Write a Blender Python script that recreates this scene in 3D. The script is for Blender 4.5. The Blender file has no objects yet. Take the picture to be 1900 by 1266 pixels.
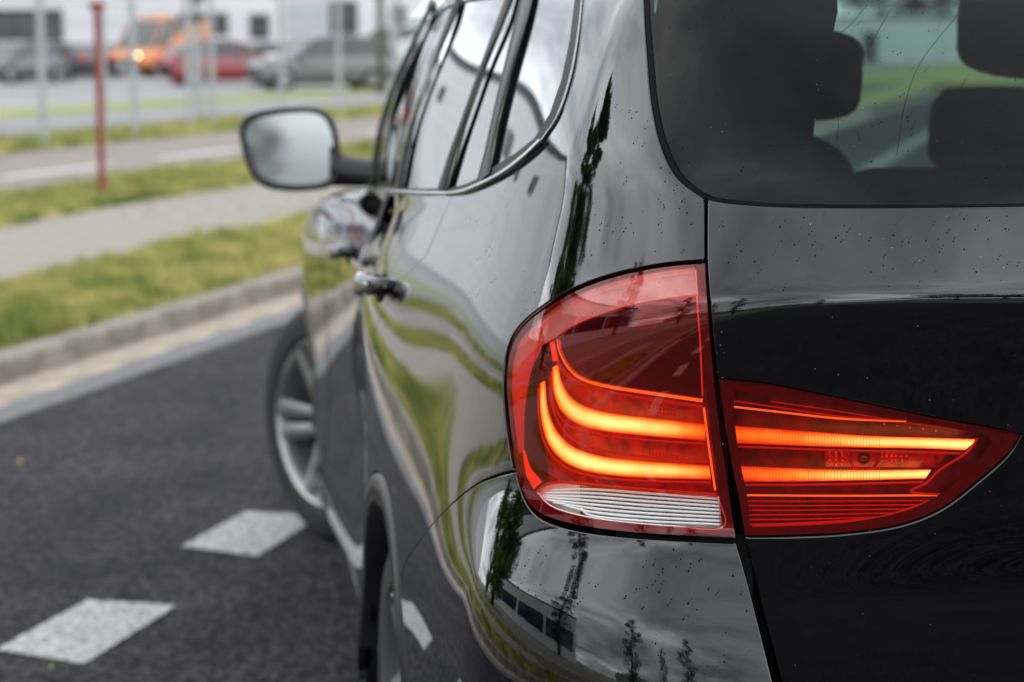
import bpy, bmesh, math, random
import numpy as np
from mathutils import Vector, Matrix
from mathutils.bvhtree import BVHTree
from mathutils.geometry import delaunay_2d_cdt

rnd = random.Random(7)
rs = np.random.RandomState(5)
sc = bpy.context.scene
C = sc.collection

# ------------------------------------------------------------------ camera
FPX, PW, PH, HOR = 3800.0, 1900.0, 1266.0, 85.0
PITCH = math.atan((PH / 2 - HOR) / FPX)
YAW = -math.atan((950 - 370) / math.hypot(FPX, PH / 2 - HOR))
CAM = np.array([-2.94, 1.17, 1.38])
cF = np.array([math.cos(YAW) * math.cos(PITCH), math.sin(YAW) * math.cos(PITCH), -math.sin(PITCH)])
cR = np.array([math.sin(YAW), -math.cos(YAW), 0.0])
cU = np.cross(cR, cF)
cam_d = bpy.data.cameras.new('camera')
cam_o = bpy.data.objects.new('camera', cam_d)
C.objects.link(cam_o)
cam_o.matrix_world = Matrix(((cR[0], cU[0], -cF[0], CAM[0]), (cR[1], cU[1], -cF[1], CAM[1]), (cR[2], cU[2], -cF[2], CAM[2]), (0, 0, 0, 1)))
cam_d.sensor_width = 36.0
cam_d.lens = 36.0 * FPX / PW
cam_d.clip_start = 0.05
cam_d.clip_end = 3000
cam_d.dof.use_dof = True
cam_d.dof.focus_distance = 2.12
cam_d.dof.aperture_fstop = 5.0
cam_d.dof.aperture_blades = 9
sc.camera = cam_o

# ------------------------------------------------------------------ world: overcast sky
SUN_EL, SUN_AZ = math.radians(50), math.radians(200)
w = bpy.data.worlds.new('World')
sc.world = w
w.use_nodes = True
nt = w.node_tree
nt.nodes.clear()
def wn(t, **k):
    n = nt.nodes.new(t)
    for a, b in k.items():
        setattr(n, a, b)
    return n
def wmath(op, a, b=None, clamp=False):
    n = wn('ShaderNodeMath', operation=op, use_clamp=clamp)
    for i, v in enumerate((a, b)):
        if v is None: continue
        if isinstance(v, (int, float)): n.inputs[i].default_value = v
        else: nt.links.new(v, n.inputs[i])
    return n.outputs[0]
tc = wn('ShaderNodeTexCoord')
sep = wn('ShaderNodeSeparateXYZ')
nt.links.new(tc.outputs['Generated'], sep.inputs[0])
zz = wmath('ADD', wmath('MAXIMUM', sep.outputs[2], 0.0), 0.16)
cmb = wn('ShaderNodeCombineXYZ')
nt.links.new(wmath('DIVIDE', sep.outputs[0], zz), cmb.inputs[0])
nt.links.new(wmath('DIVIDE', sep.outputs[1], zz), cmb.inputs[1])
cmb.inputs[2].default_value = 12.5
n1 = wn('ShaderNodeTexNoise'); n1.inputs['Scale'].default_value = 0.75; n1.inputs['Detail'].default_value = 9; n1.inputs['Roughness'].default_value = 0.58; n1.inputs['Distortion'].default_value = 0.35
nt.links.new(cmb.outputs[0], n1.inputs['Vector'])
ramp = wn('ShaderNodeValToRGB')
e = ramp.color_ramp.elements
e[0].position = 0.34; e[0].color = (0.36, 0.385, 0.42, 1)
e[1].position = 0.68; e[1].color = (1.75, 1.75, 1.75, 1)
m_ = ramp.color_ramp.elements.new(0.50); m_.color = (0.80, 0.83, 0.87, 1)
nt.links.new(n1.outputs['Fac'], ramp.inputs[0])
bgc = wn('ShaderNodeBackground'); bgc.inputs[1].default_value = 2.4
nt.links.new(ramp.outputs[0], bgc.inputs[0])
sky = wn('ShaderNodeTexSky', sky_type='NISHITA', sun_disc=False, sun_elevation=SUN_EL, sun_rotation=SUN_AZ)
bgs = wn('ShaderNodeBackground'); bgs.inputs[1].default_value = 0.06
nt.links.new(sky.outputs[0], bgs.inputs[0])
mixw = wn('ShaderNodeMixShader'); mixw.inputs[0].default_value = 0.92
nt.links.new(bgs.outputs[0], mixw.inputs[1]); nt.links.new(bgc.outputs[0], mixw.inputs[2])
outw = wn('ShaderNodeOutputWorld')
nt.links.new(mixw.outputs[0], outw.inputs[0])

sun_d = bpy.data.lights.new('sun', 'SUN'); sun_d.energy = 0.6; sun_d.angle = math.radians(20); sun_d.color = (1.0, 0.96, 0.9)
sun_o = bpy.data.objects.new('sun', sun_d); C.objects.link(sun_o)
_sd = Vector((math.sin(SUN_AZ) * math.cos(SUN_EL), math.cos(SUN_AZ) * math.cos(SUN_EL), math.sin(SUN_EL)))
sun_o.rotation_euler = _sd.to_track_quat('Z', 'Y').to_euler()
sc.view_settings.view_transform = 'Standard'
sc.view_settings.look = 'None'
sc.view_settings.exposure = 0.0
sc.view_settings.gamma = 1.0
sc.render.engine = 'CYCLES'
sc.cycles.max_bounces = 10
sc.cycles.transparent_max_bounces = 16
sc.cycles.glossy_bounces = 6
sc.cycles.sample_clamp_indirect = 6.0
sc.cycles.use_denoising = True
sc.cycles.caustics_reflective = False
sc.cycles.caustics_refractive = False

# ------------------------------------------------------------------ helpers
def pray(px, py):
    d = cF * FPX + cR * (px - PW / 2) - cU * (py - PH / 2)
    return d / np.linalg.norm(d)
def pproj(p):
    v = np.asarray(p, float) - CAM
    z = v @ cF
    return np.array([PW / 2 + FPX * (v @ cR) / z, PH / 2 - FPX * (v @ cU) / z])

def material(name, base=(0.5, 0.5, 0.5), rough=0.5, metal=0.0, coat=0.0, noise=0.0, nscale=20.0, bump=0.0, bscale=60.0, spec=0.5, emit=None, estr=0.0, alt=None, detail=6, transmission=0.0):
    m = bpy.data.materials.new(name)
    m.use_nodes = True
    t = m.node_tree
    b = t.nodes['Principled BSDF']
    b.inputs['Base Color'].default_value = (*base, 1)
    b.inputs['Roughness'].default_value = rough
    b.inputs['Metallic'].default_value = metal
    b.inputs['Coat Weight'].default_value = coat
    b.inputs['Coat Roughness'].default_value = 0.015
    b.inputs['Specular IOR Level'].default_value = spec
    b.inputs['Transmission Weight'].default_value = transmission
    tcx = t.nodes.new('ShaderNodeTexCoord')
    if noise or alt:
        nn = t.nodes.new('ShaderNodeTexNoise')
        nn.inputs['Scale'].default_value = nscale; nn.inputs['Detail'].default_value = detail
        t.links.new(tcx.outputs['Object'], nn.inputs['Vector'])
        r = t.nodes.new('ShaderNodeValToRGB')
        c2 = alt if alt else tuple(c * (1 + noise) for c in base)
        c1 = base if alt else tuple(c * (1 - noise) for c in base)
        r.color_ramp.elements[0].position = 0.35; r.color_ramp.elements[1].position = 0.65
        r.color_ramp.elements[0].color = (*c1, 1); r.color_ramp.elements[1].color = (*c2, 1)
        t.links.new(nn.outputs['Fac'], r.inputs[0])
        t.links.new(r.outputs[0], b.inputs['Base Color'])
    if bump:
        n2 = t.nodes.new('ShaderNodeTexNoise'); n2.inputs['Scale'].default_value = bscale; n2.inputs['Detail'].default_value = 4
        t.links.new(tcx.outputs['Object'], n2.inputs['Vector'])
        bp = t.nodes.new('ShaderNodeBump'); bp.inputs['Strength'].default_value = bump; bp.inputs['Distance'].default_value = 0.01
        t.links.new(n2.outputs['Fac'], bp.inputs['Height'])
        t.links.new(bp.outputs[0], b.inputs['Normal'])
    if emit:
        b.inputs['Emission Color'].default_value = (*emit, 1)
        b.inputs['Emission Strength'].default_value = estr
    return m

def mesh_obj(name, verts, faces, mat, parent=None, smooth=False, normals=None, attrs=None):
    me = bpy.data.meshes.new(name)
    me.from_pydata([tuple(v) for v in verts], [], [tuple(f) for f in faces])
    me.update()
    if smooth:
        me.polygons.foreach_set('use_smooth', [True] * len(me.polygons))
    if normals is not None:
        me.normals_split_custom_set_from_vertices([tuple(n) for n in normals])
    if attrs:
        for k, vals in attrs.items():
            a = me.attributes.new(k, 'FLOAT', 'POINT')
            a.data.foreach_set('value', np.asarray(vals, dtype=np.float32))
    if mat: me.materials.append(mat)
    o = bpy.data.objects.new(name, me)
    C.objects.link(o)
    if parent: o.parent = parent
    return o
def tag(o, label=None, cat=None, group=None, kind=None):
    if label: o['label'] = label
    if cat: o['category'] = cat
    if group: o['group'] = group
    if kind: o['kind'] = kind
    return o
def empty(name, loc=(0, 0, 0), rz=0.0, parent=None):
    o = bpy.data.objects.new(name, None)
    o.empty_display_size = 0.1
    C.objects.link(o)
    o.location = loc; o.rotation_euler = (0, 0, rz)
    if parent: o.parent = parent
    return o
def copy_tree(o, parent=None):
    c = o.copy(); C.objects.link(c); c.parent = parent
    for ch in list(o.children):
        copy_tree(ch, c)
    return c

class MB:
    """collects simple solids into one mesh"""
    def __init__(s): s.v = []; s.f = []
    def add(s, vs, fs):
        k = len(s.v); s.v += [tuple(p) for p in vs]; s.f += [tuple(i + k for i in f) for f in fs]
    def box(s, x0, x1, y0, y1, z0, z1, M=None):
        vs = [(x, y, z) for z in (z0, z1) for x, y in ((x0, y0), (x1, y0), (x1, y1), (x0, y1))]
        if M is not None: vs = [tuple(M @ Vector(p)) for p in vs]
        s.add(vs, [(3, 2, 1, 0), (4, 5, 6, 7), (0, 1, 5, 4), (1, 2, 6, 5), (2, 3, 7, 6), (3, 0, 4, 7)])
    def bbox(s, x0, x1, y0, y1, z0, z1, b=0.01, M=None):
        """box with chamfered top edges and corners"""
        def ring(i, z): return [(x0 + i + b, y0 + i, z), (x1 - i - b, y0 + i, z), (x1 - i, y0 + i + b, z), (x1 - i, y1 - i - b, z), (x1 - i - b, y1 - i, z), (x0 + i + b, y1 - i, z), (x0 + i, y1 - i - b, z), (x0 + i, y0 + i + b, z)]
        vs = ring(0, z0) + ring(0, z1 - b) + ring(b, z1)
        if M is not None: vs = [tuple(M @ Vector(p)) for p in vs]
        fs = [tuple(range(7, -1, -1)), tuple(range(16, 24))]
        for k in (0, 8):
            fs += [(k + i, k + (i + 1) % 8, k + 8 + (i + 1) % 8, k + 8 + i) for i in range(8)]
        s.add(vs, fs)
    def tube(s, pts, rad, n=8, cap=True):
        pts = [np.asarray(p, float) for p in pts]
        if isinstance(rad, (int, float)): rad = [rad] * len(pts)
        k = len(s.v); prev = None
        for i, p in enumerate(pts):
            t = pts[min(i + 1, len(pts) - 1)] - pts[max(i - 1, 0)]
            t = t / (np.linalg.norm(t) + 1e-9)
            a = prev if prev is not None else (np.array([0, 0, 1.0]) if abs(t[2]) < 0.9 else np.array([1.0, 0, 0]))
            a = a - t * (a @ t); a /= np.linalg.norm(a); prev = a
            b = np.cross(t, a)
            for j in range(n):
                q = 2 * math.pi * j / n
                s.v.append(tuple(p + rad[i] * (a * math.cos(q) + b * math.sin(q))))
        for i in range(len(pts) - 1):
            for j in range(n):
                s.f.append((k + i * n + j, k + i * n + (j + 1) % n, k + (i + 1) * n + (j + 1) % n, k + (i + 1) * n + j))
        if cap:
            s.f.append(tuple(range(k + n - 1, k - 1, -1)))
            s.f.append(tuple(range(k + (len(pts) - 1) * n, k + len(pts) * n)))
    def lathe(s, prof, n=48, axis='y', M=None):
        """profile (radius, along) revolved; closed tube not capped"""
        k = len(s.v)
        for j in range(n):
            q = 2 * math.pi * j / n
            for r, a in prof:
                p = (r * math.cos(q), a, r * math.sin(q)) if axis == 'y' else (r * math.cos(q), r * math.sin(q), a)
                s.v.append(tuple(M @ Vector(p)) if M is not None else p)
        L = len(prof)
        for j in range(n):
            for i in range(L - 1):
                a0 = k + j * L + i; b0 = k + ((j + 1) % n) * L + i
                s.f.append((a0, a0 + 1, b0 + 1, b0))
    def build(s, name, mat, parent=None, smooth=False, sharp=None):
        o = mesh_obj(name, s.v, s.f, mat, parent, smooth)
        if smooth and sharp:
            o.data.shade_auto_smooth if False else None
            bm = bmesh.new(); bm.from_mesh(o.data)
            for ed in bm.edges:
                if len(ed.link_faces) == 2 and ed.calc_face_angle(0) > sharp: ed.smooth = False
            bm.to_mesh(o.data); bm.free()
        return o

# ------------------------------------------------------------------ materials
def asphalt_mat():
    m = bpy.data.materials.new('asphalt'); m.use_nodes = True; t = m.node_tree; b = t.nodes['Principled BSDF']
    tcx = t.nodes.new('ShaderNodeTexCoord')
    v = t.nodes.new('ShaderNodeTexVoronoi'); v.inputs['Scale'].default_value = 75
    n = t.nodes.new('ShaderNodeTexNoise'); n.inputs['Scale'].default_value = 2.2; n.inputs['Detail'].default_value = 8
    n3 = t.nodes.new('ShaderNodeTexNoise'); n3.inputs['Scale'].default_value = 45; n3.inputs['Detail'].default_value = 3
    for q in (v, n, n3): t.links.new(tcx.outputs['Object'], q.inputs['Vector'])
    r = t.nodes.new('ShaderNodeValToRGB'); r.color_ramp.elements[0].color = (0.005, 0.005, 0.006, 1); r.color_ramp.elements[1].color = (0.070, 0.067, 0.070, 1)
    r.color_ramp.elements[0].position = 0.25; r.color_ramp.elements[1].position = 1.0
    t.links.new(v.outputs['Color'], r.inputs[0])
    r2 = t.nodes.new('ShaderNodeValToRGB'); r2.color_ramp.elements[0].color = (0.68, 0.68, 0.69, 1); r2.color_ramp.elements[1].color = (1.45, 1.42, 1.46, 1)
    r2.color_ramp.elements[0].position = 0.3; r2.color_ramp.elements[1].position = 0.7
    t.links.new(n.outputs['Fac'], r2.inputs[0])
    mx = t.nodes.new('ShaderNodeMix'); mx.data_type = 'RGBA'; mx.blend_type = 'MULTIPLY'; mx.inputs[0].default_value = 1
    t.links.new(r.outputs[0], mx.inputs[6]); t.links.new(r2.outputs[0], mx.inputs[7])
    t.links.new(mx.outputs[2], b.inputs['Base Color'])
    b.inputs['Roughness'].default_value = 0.9
    b.inputs['Specular IOR Level'].default_value = 0.2
    bp = t.nodes.new('ShaderNodeBump'); bp.inputs['Strength'].default_value = 0.8; bp.inputs['Distance'].default_value = 0.006
    t.links.new(v.outputs['Distance'], bp.inputs['Height']); t.links.new(bp.outputs[0], b.inputs['Normal'])
    return m
M_asph = asphalt_mat()
M_asph2 = material('worn_asphalt', (0.13, 0.13, 0.135), 0.8, noise=0.35, nscale=30, bump=0.5, bscale=120)
M_lot = material('lot_asphalt', (0.25, 0.25, 0.255), 0.85, noise=0.12, nscale=0.4)
M_road2 = material('far_road', (0.20, 0.205, 0.22), 0.8, noise=0.15, nscale=1.5)
M_paint_w = material('road_paint', (0.20, 0.20, 0.195), 0.75, alt=(0.52, 0.52, 0.49), nscale=48, bump=0.4, bscale=160)
M_lane = material('worn_lane_paint', (0.48, 0.46, 0.43), 0.8, alt=(0.60, 0.58, 0.55), nscale=6)
M_conc = material('concrete', (0.215, 0.19, 0.155), 0.85, noise=0.35, nscale=7, bump=0.4, bscale=90)
M_concs = material('gutter_concrete', (0.33, 0.275, 0.22), 0.85, noise=0.35, nscale=5, bump=0.4, bscale=90)
M_soil = material('soil', (0.16, 0.115, 0.07), 0.95, alt=(0.10, 0.12, 0.045), nscale=7)
M_brick = material('paver', (0.20, 0.182, 0.148), 0.9, alt=(0.33, 0.305, 0.26), nscale=11, bump=0.3, bscale=120)
M_sand = material('joint_sand', (0.10, 0.09, 0.07), 0.95, noise=0.2, nscale=30)
M_bike = material('red_brown_asphalt', (0.21, 0.18, 0.16), 0.85, noise=0.12, nscale=4)
M_terr = material('meadow', (0.17, 0.21, 0.05), 0.95, alt=(0.27, 0.26, 0.08), nscale=0.3)
M_galv = material('galvanised_steel', (0.40, 0.42, 0.44), 0.5, metal=0.1, noise=0.1, nscale=15)
M_wire = material('green_wire', (0.10, 0.16, 0.13), 0.6)
M_red = material('red_paint', (0.26, 0.035, 0.035), 0.5, noise=0.1, nscale=8)
M_white = material('white_paint', (0.7, 0.7, 0.68), 0.5)
M_bark = material('bark', (0.13, 0.12, 0.07), 0.95, alt=(0.07, 0.06, 0.04), nscale=12, bump=0.8, bscale=20)
M_clad = material('white_cladding', (0.74, 0.75, 0.77), 0.6, noise=0.03, nscale=0.6)
M_clad2 = material('grey_cladding', (0.50, 0.52, 0.56), 0.6, noise=0.03, nscale=0.6)
M_trim = material('dark_roof_trim', (0.05, 0.055, 0.06), 0.5)
M_win = material('window_glass', (0.09, 0.095, 0.10), 0.1, spec=0.5, noise=0.2, nscale=1)
M_winb = material('blue_window_glass', (0.02, 0.04, 0.075), 0.08, spec=0.6)
def leaf_mat(name, c1, c2, sc_=1.4):
    m = material(name, c1, 0.6, alt=c2, nscale=sc_, detail=3)
    return m
M_leafd = leaf_mat('dark_foliage', (0.030, 0.050, 0.014), (0.075, 0.105, 0.028))
M_leafm = leaf_mat('green_foliage', (0.11, 0.16, 0.03), (0.20, 0.27, 0.06))
def grass_mat():
    m = bpy.data.materials.new('grass_blade'); m.use_nodes = True; t = m.node_tree; b = t.nodes['Principled BSDF']
    tcx = t.nodes.new('ShaderNodeTexCoord')
    n = t.nodes.new('ShaderNodeTexNoise'); n.inputs['Scale'].default_value = 2.6; n.inputs['Detail'].default_value = 5
    t.links.new(tcx.outputs['Object'], n.inputs['Vector'])
    r = t.nodes.new('ShaderNodeValToRGB'); r.color_ramp.elements[0].color = (0.12, 0.175, 0.024, 1); r.color_ramp.elements[1].color = (0.60, 0.50, 0.20, 1)
    r.color_ramp.elements[0].position = 0.36; r.color_ramp.elements[1].position = 0.66
    q = r.color_ramp.elements.new(0.52); q.color = (0.35, 0.35, 0.095, 1)
    t.links.new(n.outputs['Fac'], r.inputs[0]); t.links.new(r.outputs[0], b.inputs['Base Color'])
    b.inputs['Roughness'].default_value = 0.6
    return m
M_grass = grass_mat()

def paint_mat(name='black_paint', f0=0.060, p=2.7, base=(0.0005, 0.0005, 0.0007)):
    """black base under clear lacquer whose mirror strength climbs towards grazing view"""
    m = bpy.data.materials.new(name); m.use_nodes = True; t = m.node_tree; t.nodes.clear()
    L = t.links.new
    df = t.nodes.new('ShaderNodeBsdfDiffuse'); df.inputs[0].default_value = (*base, 1)
    gl = t.nodes.new('ShaderNodeBsdfGlossy'); gl.inputs[0].default_value = (0.97, 0.98, 1.0, 1)
    tcx = t.nodes.new('ShaderNodeTexCoord')
    n = t.nodes.new('ShaderNodeTexNoise'); n.inputs['Scale'].default_value = 5; n.inputs['Detail'].default_value = 8; n.inputs['Roughness'].default_value = 0.7
    L(tcx.outputs['Object'], n.inputs['Vector'])
    r = t.nodes.new('ShaderNodeMapRange'); r.inputs['From Min'].default_value = 0.35; r.inputs['From Max'].default_value = 0.75
    r.inputs['To Min'].default_value = 0.015; r.inputs['To Max'].default_value = 0.07
    L(n.outputs['Fac'], r.inputs['Value']); L(r.outputs[0], gl.inputs['Roughness'])
    n2 = t.nodes.new('ShaderNodeTexNoise'); n2.inputs['Scale'].default_value = 260; n2.inputs['Detail'].default_value = 1
    L(tcx.outputs['Object'], n2.inputs['Vector'])
    bp = t.nodes.new('ShaderNodeBump'); bp.inputs['Strength'].default_value = 0.012; bp.inputs['Distance'].default_value = 0.001
    L(n2.outputs['Fac'], bp.inputs['Height']); L(bp.outputs[0], gl.inputs['Normal'])
    lw = t.nodes.new('ShaderNodeLayerWeight'); lw.inputs['Blend'].default_value = 0.5
    pw = t.nodes.new('ShaderNodeMath'); pw.operation = 'POWER'; L(lw.outputs['Facing'], pw.inputs[0]); pw.inputs[1].default_value = p
    ma = t.nodes.new('ShaderNodeMath'); ma.operation = 'MULTIPLY_ADD'; L(pw.outputs[0], ma.inputs[0]); ma.inputs[1].default_value = 1 - f0; ma.inputs[2].default_value = f0
    mx = t.nodes.new('ShaderNodeMixShader'); L(ma.outputs[0], mx.inputs[0]); L(df.outputs[0], mx.inputs[1]); L(gl.outputs[0], mx.inputs[2])
    o = t.nodes.new('ShaderNodeOutputMaterial'); L(mx.outputs[0], o.inputs[0])
    return m
M_paint = paint_mat()
M_black = material('black_plastic', (0.012, 0.012, 0.013), 0.4)
M_blackg = material('gloss_black', (0.008, 0.008, 0.009), 0.06, coat=1.0)
M_rubber = material('rubber_seal', (0.003, 0.003, 0.003), 0.6, spec=.08)
M_tyre = material('tyre_rubber', (0.018, 0.018, 0.019), 0.7, noise=0.2, nscale=20)
M_alloy = material('alloy', (0.38, 0.385, 0.395), 0.34, metal=0.85)
M_alloyd = material('dark_alloy', (0.12, 0.12, 0.125), 0.5, metal=0.7)
M_chrome = material('satin_chrome', (0.50, 0.51, 0.52), 0.24, metal=1.0)
M_mirror = material('mirror_glass', (0.20, 0.22, 0.225), 0.04, metal=1.0)
M_int = material('interior_trim', (0.010, 0.010, 0.012), 0.85, noise=0.2, nscale=30, spec=.1)
M_seat = material('seat_fabric', (0.004, 0.004, 0.005), 0.9, noise=0.2, nscale=60, spec=.05)
M_dash = material('dashboard_grey', (0.08, 0.08, 0.085), 0.7)
M_disc = material('brake_disc', (0.06, 0.06, 0.065), 0.5, metal=0.6)

def glass_mat(name, tint, gloss=(1, 1, 1), rough=0.0, ior=1.5, haze=None, hz=0.0):
    m = bpy.data.materials.new(name); m.use_nodes = True; t = m.node_tree; t.nodes.clear()
    tr = t.nodes.new('ShaderNodeBsdfTransparent'); tr.inputs[0].default_value = (*tint, 1)
    gl = t.nodes.new('ShaderNodeBsdfGlossy'); gl.inputs[0].default_value = (*gloss, 1); gl.inputs['Roughness'].default_value = rough
    f0 = ((ior - 1) / (ior + 1)) ** 2
    lw = t.nodes.new('ShaderNodeLayerWeight'); lw.inputs['Blend'].default_value = 0.5
    pw = t.nodes.new('ShaderNodeMath'); pw.operation = 'POWER'; t.links.new(lw.outputs['Facing'], pw.inputs[0]); pw.inputs[1].default_value = 5.0
    fr = t.nodes.new('ShaderNodeMath'); fr.operation = 'MULTIPLY_ADD'; t.links.new(pw.outputs[0], fr.inputs[0]); fr.inputs[1].default_value = 1 - f0; fr.inputs[2].default_value = f0
    mx = t.nodes.new('ShaderNodeMixShader')
    t.links.new(fr.outputs[0], mx.inputs[0])
    src = tr
    if haze:
        df = t.nodes.new('ShaderNodeBsdfDiffuse'); df.inputs[0].default_value = (*haze, 1)
        m2 = t.nodes.new('ShaderNodeMixShader'); m2.inputs[0].default_value = hz
        t.links.new(tr.outputs[0], m2.inputs[1]); t.links.new(df.outputs[0], m2.inputs[2]); src = m2
    t.links.new(src.outputs[0], mx.inputs[1]); t.links.new(gl.outputs[0], mx.inputs[2])
    o = t.nodes.new('ShaderNodeOutputMaterial'); t.links.new(mx.outputs[0], o.inputs[0])
    return m
M_rglass = glass_mat('tinted_rear_glass', (0.24, 0.36, 0.33), ior=1.31)
M_sglass = paint_mat('tinted_side_glass', .08, 2.2, (.002, .003, .003))
M_wglass = glass_mat('windscreen_glass', (0.85, 0.92, 0.90), ior=1.3)
M_lens = glass_mat('red_lens', (0.92, 0.13, 0.09), gloss=(1, 0.93, 0.93), ior=1.55, haze=(0.35, 0.01, 0.008), hz=0.04)
M_lensd = glass_mat('smoked_red_lens', (0.50, 0.16, 0.09), gloss=(1.0, 0.58, 0.48), ior=2.1)
M_lensp = glass_mat('sky_pink_lens', (0.80, 0.50, 0.47), gloss=(1.0, 0.9, 0.9), ior=1.75)  # tint paled to pink to carry the sky mirrored on the red lens
M_lensw = glass_mat('clear_lens', (0.95, 0.93, 0.92), ior=1.5)
M_lframe = material('dark_red_lens_frame', (0.085, 0.003, 0.005), 0.12, coat=1.0)
M_ihouse2 = material('maroon_lamp_interior', (0.13, 0.004, 0.005), 0.3, noise=0.5, nscale=60)
M_ihouse = material('red_lamp_interior', (0.40, 0.012, 0.010), 0.35, noise=0.4, nscale=60)
M_ihoused = material('dark_lamp_interior', (0.16, 0.055, 0.03), 0.35)
M_silver = material('lamp_reflector', (0.86, 0.86, 0.87), 0.35, metal=0.1)
M_ambertint = material('amber_reflector', (0.75, 0.22, 0.04), 0.3, metal=0.4)
def guide_mat():
    m = bpy.data.materials.new('glowing_light_guide'); m.use_nodes = True; t = m.node_tree; t.nodes.clear()
    a = t.nodes.new('ShaderNodeAttribute'); a.attribute_name = 'glow'
    tcx = t.nodes.new('ShaderNodeTexCoord')
    n = t.nodes.new('ShaderNodeTexNoise'); n.inputs['Scale'].default_value = 70; n.inputs['Detail'].default_value = 3
    t.links.new(tcx.outputs['Object'], n.inputs['Vector'])
    mm = t.nodes.new('ShaderNodeMath'); mm.operation = 'MULTIPLY_ADD'
    t.links.new(n.outputs['Fac'], mm.inputs[0]); mm.inputs[1].default_value = 0.22; 
    ad = t.nodes.new('ShaderNodeMath'); ad.operation = 'SUBTRACT'; t.links.new(a.outputs['Fac'], ad.inputs[0]); ad.inputs[1].default_value = 0.11
    t.links.new(ad.outputs[0], mm.inputs[2])
    r = t.nodes.new('ShaderNodeValToRGB')
    r.color_ramp.elements[0].position = 0.0; r.color_ramp.elements[0].color = (0.5, 0.03, 0.0, 1)
    r.color_ramp.elements[1].position = 1.0; r.color_ramp.elements[1].color = (2.3, 5.6, 1.9, 1)
    r.color_ramp.elements[-1].color = (2.6, 9.0, 4.2, 1)
    for p, c in ((0.25, (1.2, 0.40, 0.03)), (0.5, (1.7, 2.1, 0.25)), (0.75, (2.2, 5.4, 1.7))):
        q = r.color_ramp.elements.new(p); q.color = (*c, 1)
    t.links.new(mm.outputs[0], r.inputs[0])
    em = t.nodes.new('ShaderNodeEmission'); t.links.new(r.outputs[0], em.inputs[0]); em.inputs[1].default_value = 1.0
    o = t.nodes.new('ShaderNodeOutputMaterial'); t.links.new(em.outputs[0], o.inputs[0])
    return m
M_guide = guide_mat()
M_glowred = material('glowing_red_facet', (0.3, 0.01, 0.01), 0.4, emit=(1.0, 0.25, 0.05), estr=0.9)
M_glowdim = material('dim_glowing_red', (0.3, 0.01, 0.01), 0.3, emit=(1.0, 0.10, 0.03), estr=0.32)
M_glowline = material('glowing_orange_line', (0.3, 0.02, 0.01), 0.4, emit=(1.0, 0.75, 0.12), estr=1.3)

# ------------------------------------------------------------------ the road and its verges (road frame: s along, n to the left)
ru = np.array([0.914, -0.405]); rn_ = np.array([0.405, 0.914])
def rw(s, n, z=0.0): return (s * ru[0] + n * rn_[0], s * ru[1] + n * rn_[1], z)
RZ = math.atan2(ru[1], ru[0])
MR = Matrix.Rotation(RZ, 4, 'Z')
def strip(name, n0, n1, z, mat, s0=-120, s1=260, kind='structure', ds=None):
    v = [rw(s0, n0, z), rw(s1, n0, z), rw(s1, n1, z), rw(s0, n1, z)]
    o = mesh_obj(name, v, [(0, 1, 2, 3)], mat)
    if kind: o['kind'] = kind
    return o
ZK = 0.10
mesh_obj('ground', [rw(-1500, -1500, -0.06), rw(1500, -1500, -0.06), rw(1500, 1500, -0.06), rw(-1500, 1500, -0.06)], [(0, 1, 2, 3)], M_terr)['kind'] = 'structure'
road = strip('road', -5.6, 3.67, 0.0, M_asph)
road['label'] = 'dark grey asphalt road under the black car'
strip('asphalt_edge_strip', 3.67, 3.84, 0.002, M_asph2)
# block markings
k = 0
for s_ in np.arange(-8 * 1.02 + 0.90, 40, 1.02):
    mb = MB()
    jit = rnd.uniform(-0.01, 0.01)
    pts = [(s_ - 0.02 + jit, 1.985), (s_ + 0.49, 1.985 + jit), (s_ + 0.475, 2.225), (s_ + 0.03, 2.23 + jit)]
    ol = []
    for (a, b), (c, d) in zip(pts, pts[1:] + pts[:1]):
        m_ = int(math.hypot(c - a, d - b) / .008)
        for q_ in range(m_):
            t = q_ / m_; ol.append((a + (c - a) * t + rnd.uniform(-.0035, .0035), b + (d - b) * t + rnd.uniform(-.0035, .0035)))
    mb.v = [rw(a, b, 0.004) for a, b in ol]; mb.f = [tuple(range(len(ol)))]
    o = mb.build('road_marking', M_paint_w, road)
# kerb stones and gutter slabs
kerb = empty('kerb'); kerb['kind'] = 'structure'
gut = empty('gutter'); gut['kind'] = 'structure'
def piece(mb, name, mat): 
    o = mb.build(name, mat); me = o.data; bpy.data.objects.remove(o); return me
mb = MB(); mb.bbox(0.007, 0.993, 0, 0.15, -0.1, 0.0, 0.014); me_k = piece(mb, 'kerb_stone', M_conc)
mb = MB(); mb.bbox(0.004, 0.496, 0, 0.255, -0.06, 0.0, 0.006); me_g = piece(mb, 'gutter_slab', M_concs)
for i in range(-10, 60):
    o = bpy.data.objects.new('kerb_stone', me_k); C.objects.link(o); o.parent = kerb
    o.location = rw(i + rnd.uniform(-.002, .002), 4.10, ZK + rnd.uniform(-.003, .003)); o.rotation_euler = (0, 0, RZ + rnd.uniform(-.002, .002))
for i in range(-16, 80):
    o = bpy.data.objects.new('gutter_slab', me_g); C.objects.link(o); o.parent = gut
    o.location = rw(i * .5, 3.842, 0.004 + rnd.uniform(-.002, .002)); o.rotation_euler = (0, 0, RZ)
strip('verge_soil', 4.25, 5.45, ZK - 0.015, M_soil, -120, 26)
strip('verge_meadow', 4.25, 5.45, ZK - 0.013, M_terr, 26, 260)
strip('far_verge_soil', 7.32, 8.72, ZK - 0.015, M_soil, -120, 34)
strip('far_verge_meadow', 7.32, 8.72, ZK - 0.013, M_terr, 34, 260)
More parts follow.
